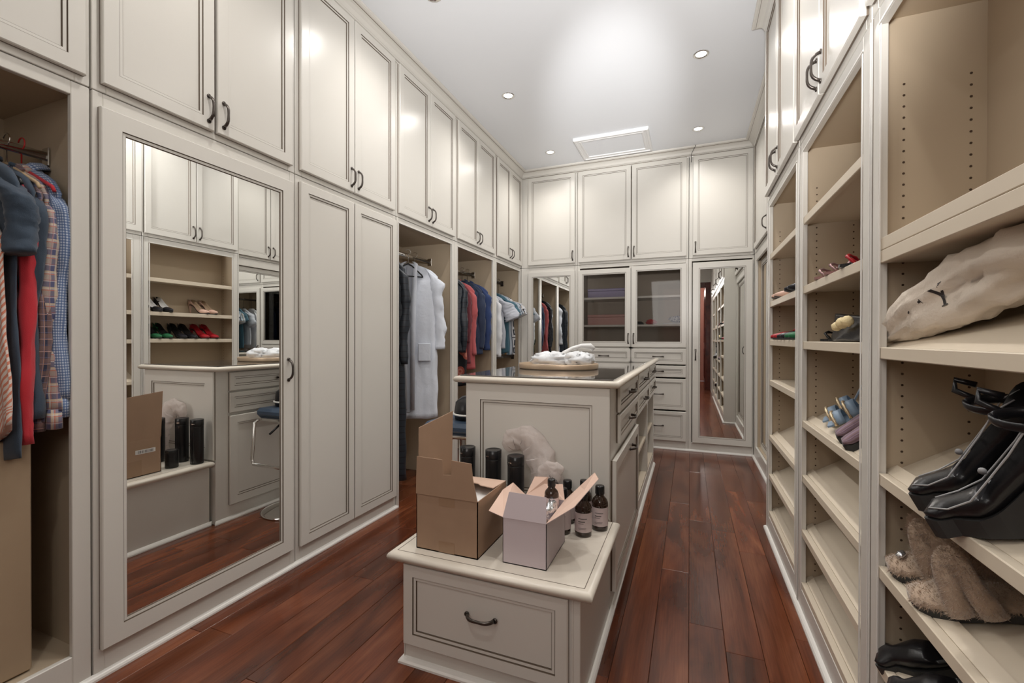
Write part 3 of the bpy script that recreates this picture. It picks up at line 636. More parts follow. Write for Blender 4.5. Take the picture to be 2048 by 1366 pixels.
# ------------------------------------------------------------------ island and bench
IX0, IX1, IY0, IY1, IZ = -1.0, -.315, 1.935, 4.42, .972
isl = root('island', 'cream closet island with black glass top and drawers on both sides', 'island', (-.66, 3.15, 0))
mb = MB(); mb.box(IX0, IX1-.0, IY0, 2.90, .0, IZ, .002); mb.box(IX0, -.66, 2.90, IY1, 0, IZ, .002); mb.box(-.66, IX1, 2.90, IY1, .70, IZ); mb.box(-.66, IX1, 2.90, IY1, 0, .10)
for y in (2.885, 3.715, 4.36): mb.box(-.66, IX1, y, y+.055, .10, .70, .001)
build('body', mb, paint, isl)
IR = Frame('x', 1, IX1); IL = Frame('x', -1, IX0); IF = Frame('y', -1, IY0)
for y0, y1 in ((2.94, 3.715), (3.77, 4.36)):
    mb = MB(); mb.box(-.655, IX1-.01, y0+.001, y1-.001, .385, .405, .001); build('shelf', mb, inner_l, isl)
    mb = MB(); mb.box(-.655, IX1-.004, y0+.001, y1-.001, .10, .125, .001); build('shelf', mb, inner_l, isl)
cols = [(2.10, 2.865), (2.905, 3.70), (3.745, 4.40)]
for i, (a0, a1) in enumerate(cols):
    for fr in (IR, IL):
        b0, b1 = (a0, a1) if fr is IR else ((2.02, 2.83), (2.87, 3.63), (3.67, 4.40))[i]
        front(fr, b0, b1, .842, .962, isl, d0=.0005, t=.018, st=.030, name='drawer', pull_at=((b0+b1)/2, .902), horiz=True)
        front(fr, b0, b1, .700, .830, isl, d0=.0005, t=.018, st=.030, name='drawer', pull_at=((b0+b1)/2, .765), horiz=True)
        if i == 0 or fr is IL:
            if fr is IR: front(fr, 1.955, b1, .09, .655, isl, d0=.0005, t=.022, st=.050, name='door', pull_at=((2.10+b1)/2, .60), horiz=True)
            else: front(fr, b0, b1, .10, .680, isl, d0=.0005, t=.018, st=.050, name='door', pull_at=((b0+b1)/2, .62), horiz=True)
# front end panel of the island: framed with glaze lines
front(IF, IX0+.0, IX1-.0, .412, .970, isl, d0=.0005, t=.016, st=.075, name='end_panel')
def bull_top(name, x0, x1, y0, y1, z0, z1, parent, mat, glaze_in=.03):
    """worktop with a rounded nosing on all four sides"""
    mb = MB(); h = (z1-z0); prof = []
    for k in range(9):
        a = -PI/2+PI*k/8; prof.append((h/2*(1-math.cos(a)), z0+h/2+h/2*math.sin(a)))
    L = []
    for ins, z in prof: L.append([(x0+ins, y0+ins, z), (x1-ins, y0+ins, z), (x1-ins, y1-ins, z), (x0+ins, y1-ins, z)])
    V = [p for l in L for p in l]; F = []
    for k in range(len(L)-1):
        for i in range(4): j = (i+1) % 4; F.append([k*4+i, k*4+j, (k+1)*4+j, (k+1)*4+i])
    F.append([3, 2, 1, 0]); n = len(L)-1; F.append([n*4, n*4+1, n*4+2, n*4+3])
    mb.add(V, F, 0, True); o = build(name, mb, mat, parent)
    m = o.data
    for p in m.polygons: p.use_smooth = len(p.vertices) == 4 and p.area < 1e9
    m.polygons[-1].use_smooth = False; m.polygons[-2].use_smooth = False
    return o
ctop = pr('cream_worktop', (.74, .68, .59), .3, noise_amt=.02)
bull_top('worktop', -1.06, -.272, 1.90, 4.47, .972, 1.002, isl, ctop)
mb = MB(); mb.box(-1.035, -.300, 1.925, 4.445, 1.0022, 1.0078, .001); build('glass_top', mb, blkglass, isl)
BX0, BX1, BY0, BY1 = -.968, -.315, 1.375, 1.9185
ben = root('bench', 'low cream bench with one wide drawer at the front of the island', 'bench', (-.64, 1.65, 0))
mb = MB(); mb.box(BX0, BX1, BY0, BY1, 0, .375, .002); build('body', mb, paint, ben)
BF = Frame('y', -1, BY0)
mb = MB(); BF.box(mb, BX1-.028, BX1-.022, 0, .004, 0, .374, .001); BF.box(mb, BX0, BX0+.004, 0, .004, 0, .374, .001); build('corner_bead', mb, paint, ben)
front(BF, BX0+.006, BX1-.036, .078, .366, ben, d0=.0005, t=.018, st=.040, name='drawer', pull_at=(-.650, .245), horiz=True)
bull_top('seat_top', -1.018, -.270, 1.335, BY1, .376, .410, ben, ctop)
mb = MB()
for x0, x1, y0, y1 in ((-.990, -.2985, 1.3625, 1.365), (-.3005, -.298, 1.365, 1.917), (-.990, -.9875, 1.365, 1.917)): mb.box(x0, x1, y0, y1, .4100, .4104)
build('glaze_line', mb, glaze, ben)
sweep('s3', [(-1.0, 4.42), (-1.0, 1.935), (BX0, 1.935), (BX0, BY0), (BX1, BY0), (BX1, 4.42)][::-1], [(0, .0005), (.017, .0005), (.017, .008), (.013, .015), (.006, .022), (0, .024)], ['trim_9', 'trim_10', 'trim_11', None, 'trim_12'], trimw)

# ------------------------------------------------------------------ helpers for small things
def loc_build(name, mb, mats, parent, label=None, kind=None, recalc=True):
    """mesh given in the parent's own coordinates"""
    off = Vector(); p = parent
    while p is not None: off += p.location; p = p.parent
    mb.v = [tuple(Vector(v)+off) for v in mb.v]
    return build(name, mb, mats, parent, label=label, kind=kind, recalc=recalc)
def copy_tree(o, parent=None):
    c = o.copy(); COL.objects.link(c); c.parent = parent
    for ch in list(o.children): copy_tree(ch, c)
    return c
def dup(o, loc, rot, label, group=None):
    c = copy_tree(o); c.location = loc; c.rotation_euler = rot; c['label'] = label
    if group: c['group'] = group
    return c
def smooth(a, b, x): t = max(0, min(1, (x-a)/(b-a))); return t*t*(3-2*t)
def lerp(tab, x):
    for (a, va), (b, vb) in zip(tab, tab[1:]):
        if x <= b: return va+(vb-va)*max(0, (x-a)/(b-a))
    return tab[-1][1]

# ------------------------------------------------------------------ hanging clothes
def hanger(name_label, loc, ztop, rot, W=.19, mat=None, hook=chrome, rodz=None, bar=False, group='coat hangers'):
    r = root('coat_hanger', name_label, 'hanger', (loc[0], loc[1], ztop), group); r.rotation_euler = (0, 0, rot)
    h = (rodz or ztop+.07)-ztop
    mb = MB(); pts = [(0, 0, .0), (0, 0, h-.02)]
    for k in range(9):
        a = -PI*.35+PI*1.25*k/8; pts.append((.020*math.cos(a)-.0, 0, h+.0+.020*math.sin(a)))
    mb.tube(pts, .0022, 6); loc_build('hook', mb, hook, r)
    mb = MB(); mb.tube([(-W, 0, -.10), (-W*.93, 0, -.083), (-.03, 0, -.012), (0, 0, 0), (.03, 0, -.012), (W*.93, 0, -.083), (W, 0, -.10)], [.005, .006, .006, .007, .006, .006, .005], 8)
    loc_build('shoulder_arm', mb, mat, r)
    if bar: mb = MB(); mb.tube([(-W, 0, -.098), (W, 0, -.098)], .005, 8); loc_build('trouser_bar', mb, mat, r)
    return r
def garment(name, label, cat, loc, ztop, L, mat, rot=0, W=.205, t=.017, sl=.62, spread=.0, sang=0., collar=None, cmat=None, flare=1.04, fold=.006, seed=1, cuff=None, group=None, sr=.050, extra=None, hemcut=0., slmat=None):
    r = root(name, label, cat, (loc[0], loc[1], ztop), group); r.rotation_euler = (0, 0, rot)
    rnd = random.Random(seed); ph = [rnd.uniform(0, 6.28) for _ in range(6)]; n = 44
    rows = [(0, .052, .028), (-.012, .066, .030), (-.03, .40*W+.03, .026), (-.055, .68*W+.02, .024), (-.08, .90*W, .022), (-.105, W, .020)]
    m = 30
    for i in range(1, m+1):
        f = i/m; rows.append((-.105-(L-.105)*f, W*(1-.06*math.sin(PI*min(1, f*1.6)))*(1+(flare-1)*f), t*(1+.25*f)))
    R = []
    for z, hw, ht in rows:
        f = smooth(.08, .8, -z/max(L, .01)*1.0); ring = []
        for k in range(n):
            a = 2*PI*k/n; c, s_ = math.cos(a), math.sin(a)
            x = hw*math.copysign(abs(c)**.7, c); y = ht*math.copysign(abs(s_)**.8, s_)
            w = fold*f*(math.sin(x*42+ph[0])+.7*math.sin(x*75+ph[1]+z*3)+.5*math.sin(x*20+ph[2]-z*5))
            y += w*(.6+.4*abs(s_)); zz = z
            if z < -L*.93: zz = z-hemcut*math.cos(x/hw*PI/2)+.006*math.sin(x*30+ph[3])
            x += .004*math.sin(z*23+ph[4])*f
            nv = Vector((x*7+seed*3.1, s_*1.2+seed, z*4.)); y += math.copysign(.0055*f, s_)*noise.noise(nv*1.6)+math.copysign(.003*f, s_)*noise.noise(nv*4.2)
            ring.append((x, y, zz))
        R.append(ring)
    mb = MB(); mb.rings(R, cap=(True, True)); loc_build('body', mb, mat, r)
    if sl:
        for sg in (-1, 1):
            mb = MB(); pts = []; rr = []; N = 26
            for i in range(N+1):
                f = i/N; zz = -.060-(sl+.045)*f*math.cos(sang) ; x = W-.085+.075*math.sin(min(1, f*(sl+.045)/.11)*PI/2)+sl*f*math.sin(sang)+spread*f+.006*math.sin(f*9+ph[4]+sg)
                pts.append((sg*x, .007*math.sin(f*7+ph[5]+sg), zz)); rr.append(sr*(.72+.28*min(1, f*6))*(1-.30*f)*(1+.09*math.sin(f*23+ph[sg+1])) if sl > .3 else sr*(1+.15*f))
            P = [Vector(p) for p in pts]; RR = []
            for i, p in enumerate(P):
                ring = []
                for k in range(16):
                    a = 2*PI*k/16; rx = rr[i]*.62; ry = rr[i]*.42+.002
                    q = .08*math.sin(3*a+ph[0]+i*.23)+.05*math.sin(5*a+i*.4); nv = Vector((math.cos(a)*1.3+seed, math.sin(a)*1.3, i*.33)); q += (.30-.62*abs(noise.noise(nv)))*min(1, i/6)*.75+.16*noise.noise(nv*2.6)
                    ring.append(p+Vector((math.cos(a)*rx*(1+q), math.sin(a)*ry*(1+q), math.cos(a)*rx*(math.sin(sang)*sg+(.9*sg*(1-min(1, i/N*(sl+.045)/.11)))*-1.))))
                RR.append(ring)
            mb.rings(RR); sv = loc_build('sleeve', mb, slmat or mat, r)
            if cuff:
                mb = MB(); RR = []
                e = P[-1]
                for dz, k_ in ((0.004, 1.05), (-.06, 1.1), (-.06, .9)): RR.append([e+Vector((math.cos(2*PI*k/16)*rr[-1]*.62*k_, math.sin(2*PI*k/16)*(rr[-1]*.42+.002)*k_*1.05, dz)) for k in range(16)])
                mb.rings(RR); loc_build('cuff', mb, cuff, sv)
    if collar == 'shirt':
        mb = MB()
        for sg in (-1, 1):
            mb.tube([(sg*.012, -.036, -.045), (sg*.045, -.034, -.020), (sg*.058, -.005, .004), (sg*.035, .030, .018), (0, .036, .02)], [.014, .018, .019, .018, .018], 8, sq=.35, upv=(0, 0, 1))
        loc_build('collar', mb, cmat or mat, r)
        mb = MB(); mb.box(-.010, .010, -t*1.2-.008, -t*1.2-.002, -L*.9, -.05, .002); loc_build('button_placket', mb, cmat or mat, r)
    elif collar == 'crew':
        mb = MB(); mb.tube([(.058*math.cos(a), .034*math.sin(a), .004-.012*(math.sin(a) < 0)) for a in [2*PI*k/16 for k in range(17)]], .007, 6); loc_build('neckband', mb, cmat or mat, r)
    elif collar == 'lapel':
        for sg in (-1, 1):
            mb = MB(); R = []
            for (x, z, w) in ((.03, .012, .02), (.058, -.01, .028), (.050, -.06, .036), (.046, -.16, .040), (.040, -.30, .040), (.034, -.5, .038), (.030, -L*.94, .034)):
                y = -t*1.5-.014-(.004 if z > -.2 else .0)+(.028 if z > 0 else 0)
                R.append([(sg*(x-w*.5), y, z), (sg*(x+w*.5), y+.003, z), (sg*(x+w*.5), y+.009, z), (sg*(x-w*.5), y+.010, z)])
            mb.rings(R, uvs=True); loc_build('lapel', mb, cmat or mat, r)
    if extra: extra(r, W, t, L)
    return r
def robe_extra(r, W, t, L):
    mb = MB(); mb.box(.075, .175, -t*1.3-.022, -t*1.3-.010, -.80, -.655, .004); loc_build('patch_pocket', mb, f_towel, r)
    mb = MB(); mb.box(-.022, .022, -t-.012, -t-.006, -L*.96, -.02, .002); loc_build('inner_front', mb, f_grey, r)
RX = -2.145
SH = 'shirts hanging at the left edge'
def hangA(lab, y, **k): return hanger(lab, (RX+.02, y), 1.762, .03, rodz=1.845, **k)
garment('shirt', 'blue gingham long-sleeved shirt against the closet side, left edge', 'shirt', (-2.143, .828), 1.765, .80, f_gingham, W=.205, t=.010, fold=.003, sl=.68, spread=.012, collar='shirt', seed=2, cuff=f_gingham, group=SH, sr=.050)
garment('shirt', 'flannel shirt in blue, cream and orange plaid, beside the gingham shirt', 'shirt', (-2.140, .802), 1.75, .84, f_plaid, W=.192, t=.011, fold=.003, sl=.70, spread=.02, collar='shirt', seed=3, cuff=f_plaid, group=SH, sr=.050)
garment('shirt', 'dark navy and rust plaid shirt, third from the closet side', 'shirt', (-2.135, .782), 1.745, .84, f_plaid2, W=.195, t=.010, fold=.003, sl=.70, collar='shirt', seed=4, cuff=f_plaid2, group=SH, sr=.046)
garment('sweater', 'slate blue long-sleeved sweater between dark plaid shirt and red shirt', 'sweater', (-2.135, .760), 1.75, .78, f_slate, W=.205, t=.010, fold=.002, sl=.72, spread=-.005, collar='crew', seed=5, group=SH, sr=.050)
garment('shirt', 'bright red long-sleeved shirt between two dark blue tops', 'shirt', (-2.13, .740), 1.735, .80, f_red, W=.205, t=.009, fold=.002, sl=.78, spread=.012, collar='crew', seed=6, group=SH, sr=.044)
garment('polo_shirt', 'navy short-sleeved polo shirt at the left edge of the photo', 'shirt', (-2.12, .714), 1.76, .95, f_slate, W=.215, t=.012, fold=.003, sl=.22, sang=.12, collar='crew', seed=7, group=SH, sr=.062)
garment('printed_shirt', 'orange and white striped garment hanging low at the left edge', 'shirt', (-2.03, .675), 1.55, .62, f_orange, W=.14, t=.012, fold=.004, sl=0, seed=8, hemcut=.10, flare=1.3, group=SH)
garment('dark_shirt', 'black garment behind the orange striped one at the left edge', 'shirt', (-2.16, .640), 1.74, .95, f_black, W=.2, t=.010, sl=.6, seed=9, group=SH)
hangA('pale wooden hanger under the slate sweater, metal hook showing', .770, mat=pr('pale_wood', (.5, .36, .22), .5), hook=chrome)
hangA('red plastic hanger holding the plaid shirt', .806, mat=f_red, hook=pr('red_plastic', (.5, .03, .03), .35))
hangA('dark hanger behind the navy polo shirt', .728, mat=blackp)
# carton under the shirts
cb = root('moving_box', 'large plain cardboard box standing under the hanging plaid shirts', 'box', (-2.17, .47, .12))
mb = MB(); mb.box(-2.38, -1.955, .20, .762, .1215, .862, .004); build('carton', mb, bigcard, cb)
mb = MB(); mb.box(-2.381, -1.9545, .455, .505, .80, .863, .0005); mb.box(-2.38, -1.9548, .20, .762, .8626, .8634); build('taped_seam', mb, tape, cb)

# bay D
garment('long_coat', 'long black quilted coat at the near side of the robe', 'coat', (RX, 2.735), 1.80, 1.66, f_quilt, rot=.20, W=.20, t=.040, fold=.006, sl=.70, seed=11, sr=.07, collar='crew')
garment('bathrobe', 'long white terry bathrobe with a patch pocket', 'robe', (RX-.005, 3.135), 1.800, 1.27, f_towel, rot=.42, W=.225, t=.040, fold=.010, sl=.60, spread=.008, sang=.03, collar='lapel', seed=12, extra=robe_extra, sr=.085, flare=1.0)
hanger('white hanger inside the white bathrobe', (RX, 3.19), 1.79, .42, W=.15, mat=trimw, rodz=1.885)
hanger('empty black velvet hanger with a bar, in front of the robe', (RX+.035, 3.045), 1.785, .95, W=.125, mat=blackp, rodz=1.882, bar=True)
# bay E
garment('jacket', 'bright navy blue jacket nearest the far side of its bay', 'jacket', (RX, 4.15), 1.77, .68, f_navy2, rot=.30, W=.215, t=.032, sl=.60, collar='lapel', seed=21, group='clothes in the navy jacket bay', sr=.072)
garment('jacket', 'darker navy jacket with a small pin, left of the bright one', 'jacket', (RX, 4.03), 1.77, .74, f_navy, rot=.30, W=.205, t=.034, sl=.58, collar='lapel', seed=22, group='clothes in the navy jacket bay', sr=.07,
        extra=lambda r, W, t, L: loc_build('lapel_pin', MB().tube([(.07, -.062, -.20), (.078, -.064, -.185), (.072, -.062, -.17)], .004, 6), chrome, r))
garment('blouse', 'coral red long blouse between the black and navy jackets', 'blouse', (RX+.01, 3.86), 1.75, .86, f_pink, rot=.20, W=.200, t=.022, sl=.62, seed=23, group='clothes in the navy jacket bay', collar='crew')
garment('blouse', 'maroon blouse mostly hidden behind the black quilted jacket', 'blouse', (RX, 3.79), 1.75, .80, f_wine, rot=.20, W=.190, t=.02, sl=.5, seed=24, group='clothes in the navy jacket bay')
garment('dress', 'dark floral dress hanging lowest below the coral blouse', 'dress', (RX, 3.74), 1.72, .98, f_floral, rot=.18, W=.185, t=.02, sl=0, seed=25, group='clothes in the navy jacket bay')
garment('quilted_jacket', 'black quilted jacket at the near side of the navy jackets', 'jacket', (RX, 3.66), 1.78, .72, f_quilt, rot=.15, W=.21, t=.035, sl=.62, seed=26, group='clothes in the navy jacket bay', collar='crew', sr=.06)
garment('dress', 'long black dress hanging behind the quilted jacket', 'dress', (RX, 3.56), 1.75, 1.40, f_black, rot=.10, W=.18, t=.025, sl=0, seed=27, group='clothes in the navy jacket bay')
for y, q in ((4.15, 'bright navy jacket'), (4.03, 'darker navy jacket'), (3.86, 'coral blouse'), (3.79, 'maroon blouse'), (3.66, 'black quilted jacket')):
    hanger('slim hanger inside the '+q, (RX, y), 1.762, .25, W=.16, mat=blackp, rodz=1.885)
# bay F
GF = 'short-sleeved tops in the far corner bay'
garment('tshirt', 'navy shirt printed with white squares, nearest the corner', 'shirt', (RX, 4.955), 1.72, .72, f_squares, rot=.14, W=.20, t=.02, sl=.20, sang=.55, seed=31, group=GF, sr=.085)
garment('tshirt', 'teal and ochre striped short-sleeved shirt beside the squares print', 'shirt', (RX, 4.87), 1.72, .72, f_stripe, rot=.14, W=.20, t=.02, sl=.20, sang=.52, seed=32, group=GF, sr=.09)
garment('tshirt', 'plain dark teal short-sleeved shirt behind the striped one', 'shirt', (RX, 4.79), 1.72, .70, f_teal, rot=.12, W=.19, t=.018, sl=.18, sang=.5, seed=33, group=GF, sr=.08)
garment('tshirt', 'pale grey short-sleeved shirt, second from the near side of the corner bay', 'shirt', (RX, 4.66), 1.70, .62, f_grey, rot=.14, W=.20, t=.025, sl=.22, sang=.45, seed=34, group=GF, sr=.10)
garment('shirt', 'white long shirt at the near side of the corner bay', 'shirt', (RX, 4.50), 1.71, .70, f_white, rot=.10, W=.195, t=.028, sl=.62, seed=35, group=GF, sr=.07)
garment('shirt', 'camouflage print shirt at the near end of the corner bay', 'shirt', (RX, 4.40), 1.71, .70, f_camo, rot=.05, W=.18, t=.02, sl=.5, seed=36, group=GF)
for y, q in ((4.955, 'squares print shirt'), (4.87, 'striped shirt'), (4.66, 'pale grey shirt'), (4.50, 'white long shirt')):
    hanger('slim hanger inside the '+q, (RX, y), 1.715, .12, W=.16, mat=blackp, rodz=1.885)

# ------------------------------------------------------------------ boxes, tubes and bottles on the bench
BT = .4105
bx = root('open_carton', 'brown cardboard box with its flaps open on the bench', 'box', (-.81, 1.52, BT))
x0, x1, y0, y1, zt = -.935, -.684, 1.402, 1.660, .612
tw = .003
mb = MB(); mb.box(x0, x1, y0, y1, BT, BT+.004)
mb.box(x0, x1, y0, y0+tw, BT, zt); mb.box(x0, x1, y1-tw, y1, BT, zt); mb.box(x0, x0+tw, y0, y1, BT, zt); mb.box(x1-tw, x1, y0, y1, BT, zt); build('carton', mb, card, bx)
P2 = [(x0, zt), (x1, zt), (-.702, .692), (-.787, .696), (-.820, .692), (x0+.002, .692), (-.708, .744), (-.787, .748), (-.824, .747), (x0+.004, .749)]
V = [(x, y0-.0005, z) for x, z in P2]+[(x, y0-.0035, z) for x, z in P2]; n = len(P2)
F = [[0, 1, 2, 3, 4, 5], [2, 6, 7, 3], [4, 8, 9, 5]]; F += [[q+n for q in f][::-1] for f in F]; E2 = [0, 1, 2, 6, 7, 3, 4, 8, 9, 5]
F += [[E2[i], E2[(i+1) % 10], E2[(i+1) % 10]+n, E2[i]+n] for i in range(10)]
mb = MB(); mb.add(V, F); build('front_flap', mb, card, bx)
mb = MB(); mb.slab([(x0+.001, y0+.01, zt), (x0+.001, y1, zt), (x0+.0, y1+.01, .875), (x0-.004, y0+.02, .850)], .003); build('side_flap', mb, card, bx)
mb = MB(); mb.slab([(x0+.02, y1, zt), (x1, y1, zt), (x1-.005, y1-.115, .618), (x1-.06, y1-.115, .622), (x1-.075, y1-.10, .622), (-.90, y1-.09, .622)], .003); build('back_flap', mb, cardin, bx)
mb = MB(); mb.box(x0+.006, x1-.006, y0+.006, y1-.006, BT+.006, .585); build('packing_paper', mb, whitep, bx)
for b in ((-.840, -.776, y0-.0008, y0, BT+.002, .452), (-.840, -.776, y0-.0008, y0, .580, .611), (x0-.0007, x0, 1.49, 1.56, BT+.01, .50)):
    mb = MB(); mb.box(*b); build('tape', mb, tape, bx)
mb = MB(); mb.box(x0-.0009, x0, 1.53, 1.63, .535, .558); o = build('barcode_label', mb, whitep, bx)
mb = MB(); q = 1.536
rb = random.Random(4)
while q < 1.622: w = rb.choice([.001, .002, .003]); mb.box(x0-.0012, x0-.0009, q, q+w, .538, .554); q += w+rb.choice([.0015, .003])
build('bar_lines', mb, ink, o, kind='stuff')

pk = root('pink_box', 'pale pink box with open salmon-lined flaps at bench front', 'box', (-.52, 1.54, BT))
x0, x1, y0, y1, zt = -.597, -.440, 1.420, 1.655, .566
mb = MB(); mb.box(x0, x1, y0, y1, BT, BT+.003)
for b in ((x0, x1, y0, y0+.002), (x0, x1, y1-.002, y1), (x0, x0+.002, y0, y1), (x1-.002, x1, y0, y1)): mb.box(*b, BT, zt)
build('carton', mb, pinkc, pk)
mb = MB(); mb.slab([(x0, y0+.0, zt), (x1, y0+.0, zt), (x1-.006, y0+.02, .648), (x0+.016, y0+.02, .650)], .002); build('front_flap', mb, pinkc, pk)
def flap(pts, nm):
    mb = MB(); P = [Vector(p) for p in pts]; nrm = (P[1]-P[0]).cross(P[2]-P[0]).normalized()
    mb.slab(pts, .0012, 0); mb.slab([tuple(p+nrm*.0013) for p in P], .0008, 1); build(nm, mb, [pinkc, pinkin], pk)
flap([(x0, y1, zt), (x0, y0, zt), (x0-.055, y0+.005, .578), (x0-.078, y1-.05, .592), (x0-.05, y1-.01, .612)][::-1], 'left_flap')
flap([(x1, y0, zt), (x1, y1, zt), (x1+.07, y1-.01, .640), (x1+.125, y1-.05, .700), (x1+.148, y1-.10, .694), (x1+.085, y0+.04, .620)][::-1], 'right_flap')
flap([(x0, y1, zt), (x1, y1, zt), (x1-.02, y1+.045, .612), (-.50, y1+.05, .606), (-.52, y1+.04, .635), (x0+.02, y1+.05, .628)], 'back_flap')
mb = MB(); mb.box(x0+.004, x1-.004, y0+.004, y1-.004, BT+.004, .520); build('packing_paper', mb, pinkin, pk)
o = build('foil_pouch', blob(MB(), (-.463, 1.545, .560), (.022, .05, .036), .5, 7, 4), silver, label='crumpled silver foil pouch poking out of the pink box', cat='pouch')

BR = .033
def bottle_at(x, y, label, grp='amber bottles with pink labels', first=[None], rot=0., lay=None):
    if first[0] is None:
        r = root('bottle', label, 'bottle', (0, 0, 0), grp)
        prof = [(.0, 0), (.029, 0), (.0325, .004), (BR, .012), (BR, .100), (.0325, .110), (.028, .122), (.018, .133), (.0145, .140), (.0145, .146), (.001, .146)]
        mb = MB(); mb.lathe((0, 0, 0), prof[1:], 28); loc_build('glass_body', mb, bottle, r)
        mb = MB(); mb.lathe((0, 0, .141), [(.0175, 0), (.0185, .003), (.0185, .030), (.0170, .034), (.004, .034)], 24); loc_build('cap', mb, blackp, r)
        mb = MB(); R = []
        for z in (.020, .094): R.append([((BR+.0006)*math.cos(a), (BR+.0006)*math.sin(a), z) for a in [PI*.82+PI*1.36*k/24 for k in range(25)]])
        mb.rings(R, closed=False); lb = loc_build('paper_label', mb, pinkl, r)
        mb = MB(); rr_ = BR+.0012
        for z0, z1, a0, a1 in ((.072, .074, 1.30, 1.62), (.060, .063, 1.30, 1.55), (.053, .0545, 1.30, 1.50), (.036, .037, 1.30, 1.60), (.032, .033, 1.30, 1.57)):
            n = 8; mb.rings([[(rr_*math.cos(PI*(a0+(a1-a0)*k/n)), rr_*math.sin(PI*(a0+(a1-a0)*k/n)), z) for k in range(n+1)] for z in (z0, z1)], closed=False)
        loc_build('label_print', mb, ink, lb)
        first[0] = r; r.location = (x, y, BT); r.rotation_euler = (0, 0, rot); return r
    return dup(first[0], (x, y, BT), (0, 0, rot), label, grp)
bottle_at(-.388, 1.742, 'dark bottle with pink label standing foremost on the bench', rot=.25)
bottle_at(-.338, 1.822, 'dark bottle with pink label nearest the bench right edge', rot=.2)
bottle_at(-.478, 1.842, 'dark bottle with pink label beside the plastic bag', rot=.3)
bottle_at(-.412, 1.868, 'dark bottle standing farthest back, its cap above the pink flap', rot=.3)
bottle_at(-.470, 1.735, 'dark bottle hidden behind the raised flap of the pink box', rot=.2)
b = bottle_at(-.50, 1.60, 'dark bottle standing inside the open pink box', rot=0); b.location = (-.476, 1.60, .524-.04); b.scale = (.8, .8, .8)
b.location.z = .5205
def tube_at(x, y, h, label, r0=.036):
    r = root('black_tube', label, 'canister', (x, y, BT), 'black cylindrical canisters')
    mb = MB(); mb.lathe((x, y, BT), [(r0*.97, 0), (r0, .003), (r0, h*.84), (r0*.995, h*.845)], 30); build('canister', mb, blackp, r)
    mb = MB(); mb.lathe((x, y, BT+h*.848), [(r0*.99, 0), (r0*1.015, .003), (r0*1.015, h*.148), (r0*.97, h*.152), (r0*.9, h*.151), (r0*.88, h*.149)], 30); build('lid', mb, blackp, r)
    mb = MB(); a0 = PI*1.30
    mb.rings([[((r0*1.016+.0004)*math.cos(a0+k*.06)+x, (r0*1.016+.0004)*math.sin(a0+k*.06)+y, BT+h*z) for k in range(8)] for z in (.90, .915)], closed=False); build('foil_print', mb, chrome, r)
tube_at(-.690, 1.785, .272, 'tall black canister nearest the plastic bag')
tube_at(-.822, 1.845, .272, 'middle black canister behind the brown box')
tube_at(-.955, 1.850, .272, 'black canister farthest left, behind the box flap')
tube_at(-.905, 1.735, .105, 'short black canister hidden low behind the brown box', .034)

def resample(P, rr, k):
    Q, S = [], []
    for i in range(len(P)-1):
        for j in range(k): f = j/k; Q.append(P[i].lerp(P[i+1], f)); S.append(rr[i]*(1-f)+rr[i+1]*f)
    Q.append(P[-1]); S.append(rr[-1]); return Q, S
# plastic bag
pb = root('plastic_bag', 'crumpled translucent plastic bag slumped against the island end panel', 'bag', (-.60, 1.84, BT))
def crumple(p, k=1.):
    """creased displacement of thin film: folds run between sharp ridges"""
    q = Vector(p)
    a_ = abs(noise.noise(q*9+Vector((3, 1, 7)))); b_ = abs(noise.noise(q*21+Vector((1, 9, 2)))); c_ = abs(noise.noise(q*46))
    return k*(.030*(.35-a_)+.014*(.3-b_)+.005*(.3-c_))
def film_blob(name, spine, parent, n=64, sub=9, k=1.):
    """spine: (x, y, z, half width, half depth) stations swept into a closed crumpled film"""
    R = []; m = len(spine)
    for i in range((m-1)*sub+1):
        t = i/sub; j = min(int(t), m-2); f = t-j; f = f*f*(3-2*f); st_ = [spine[j][q]*(1-f)+spine[j+1][q]*f for q in range(5)]
        j2 = min(j+1, m-1); d = (Vector(spine[j2][:3])-Vector(spine[j][:3])).normalized(); w = Vector((0, 1, 0)); u = w.cross(d).normalized(); ring = []
        for a in range(n):
            an = 2*PI*a/n; v = Vector(st_[:3])+u*st_[3]*math.cos(an)+w*st_[4]*math.sin(an); dr = (u*math.cos(an)+w*math.sin(an))
            v = v+dr*crumple(v, k)*min(1, st_[3]/.04)+Vector((0, 0, 1))*crumple(v*1.3, k*.5); v.y = min(v.y, 1.9165+.0*a); v.z = max(v.z, BT+.0015); ring.append(v)
        R.append(ring)
    mb = MB(); mb.rings(R); return build(name, mb, film, parent)
film_blob('bag_body', [(-.560, 1.842, .413, .05, .03), (-.560, 1.842, .43, .078, .055), (-.565, 1.842, .50, .084, .055), (-.575, 1.848, .56, .066, .045), (-.592, 1.862, .612, .058, .038), (-.612, 1.874, .665, .058, .030), (-.645, 1.884, .712, .056, .024), (-.690, 1.886, .735, .050, .022), (-.735, 1.886, .728, .045, .020), (-.765, 1.886, .695, .030, .014), (-.775, 1.886, .670, .008, .006)], pb)
film_blob('bag_handle', [(-.590, 1.82, .560, .02, .02), (-.565, 1.825, .590, .045, .026), (-.540, 1.825, .615, .040, .024), (-.512, 1.822, .630, .026, .016), (-.488, 1.82, .636, .005, .004)], pb)
mb = MB()
for i in range(4):
    x = -.535+.010*i
    mb.tube([(x-.006, 1.790-.002*i, .612-.004*i), (x, 1.786-.002*i, .600-.004*i), (x+.009, 1.787-.002*i, .590-.003*i)], .0016, 5)
build('printed_marks', mb, ink, pb)

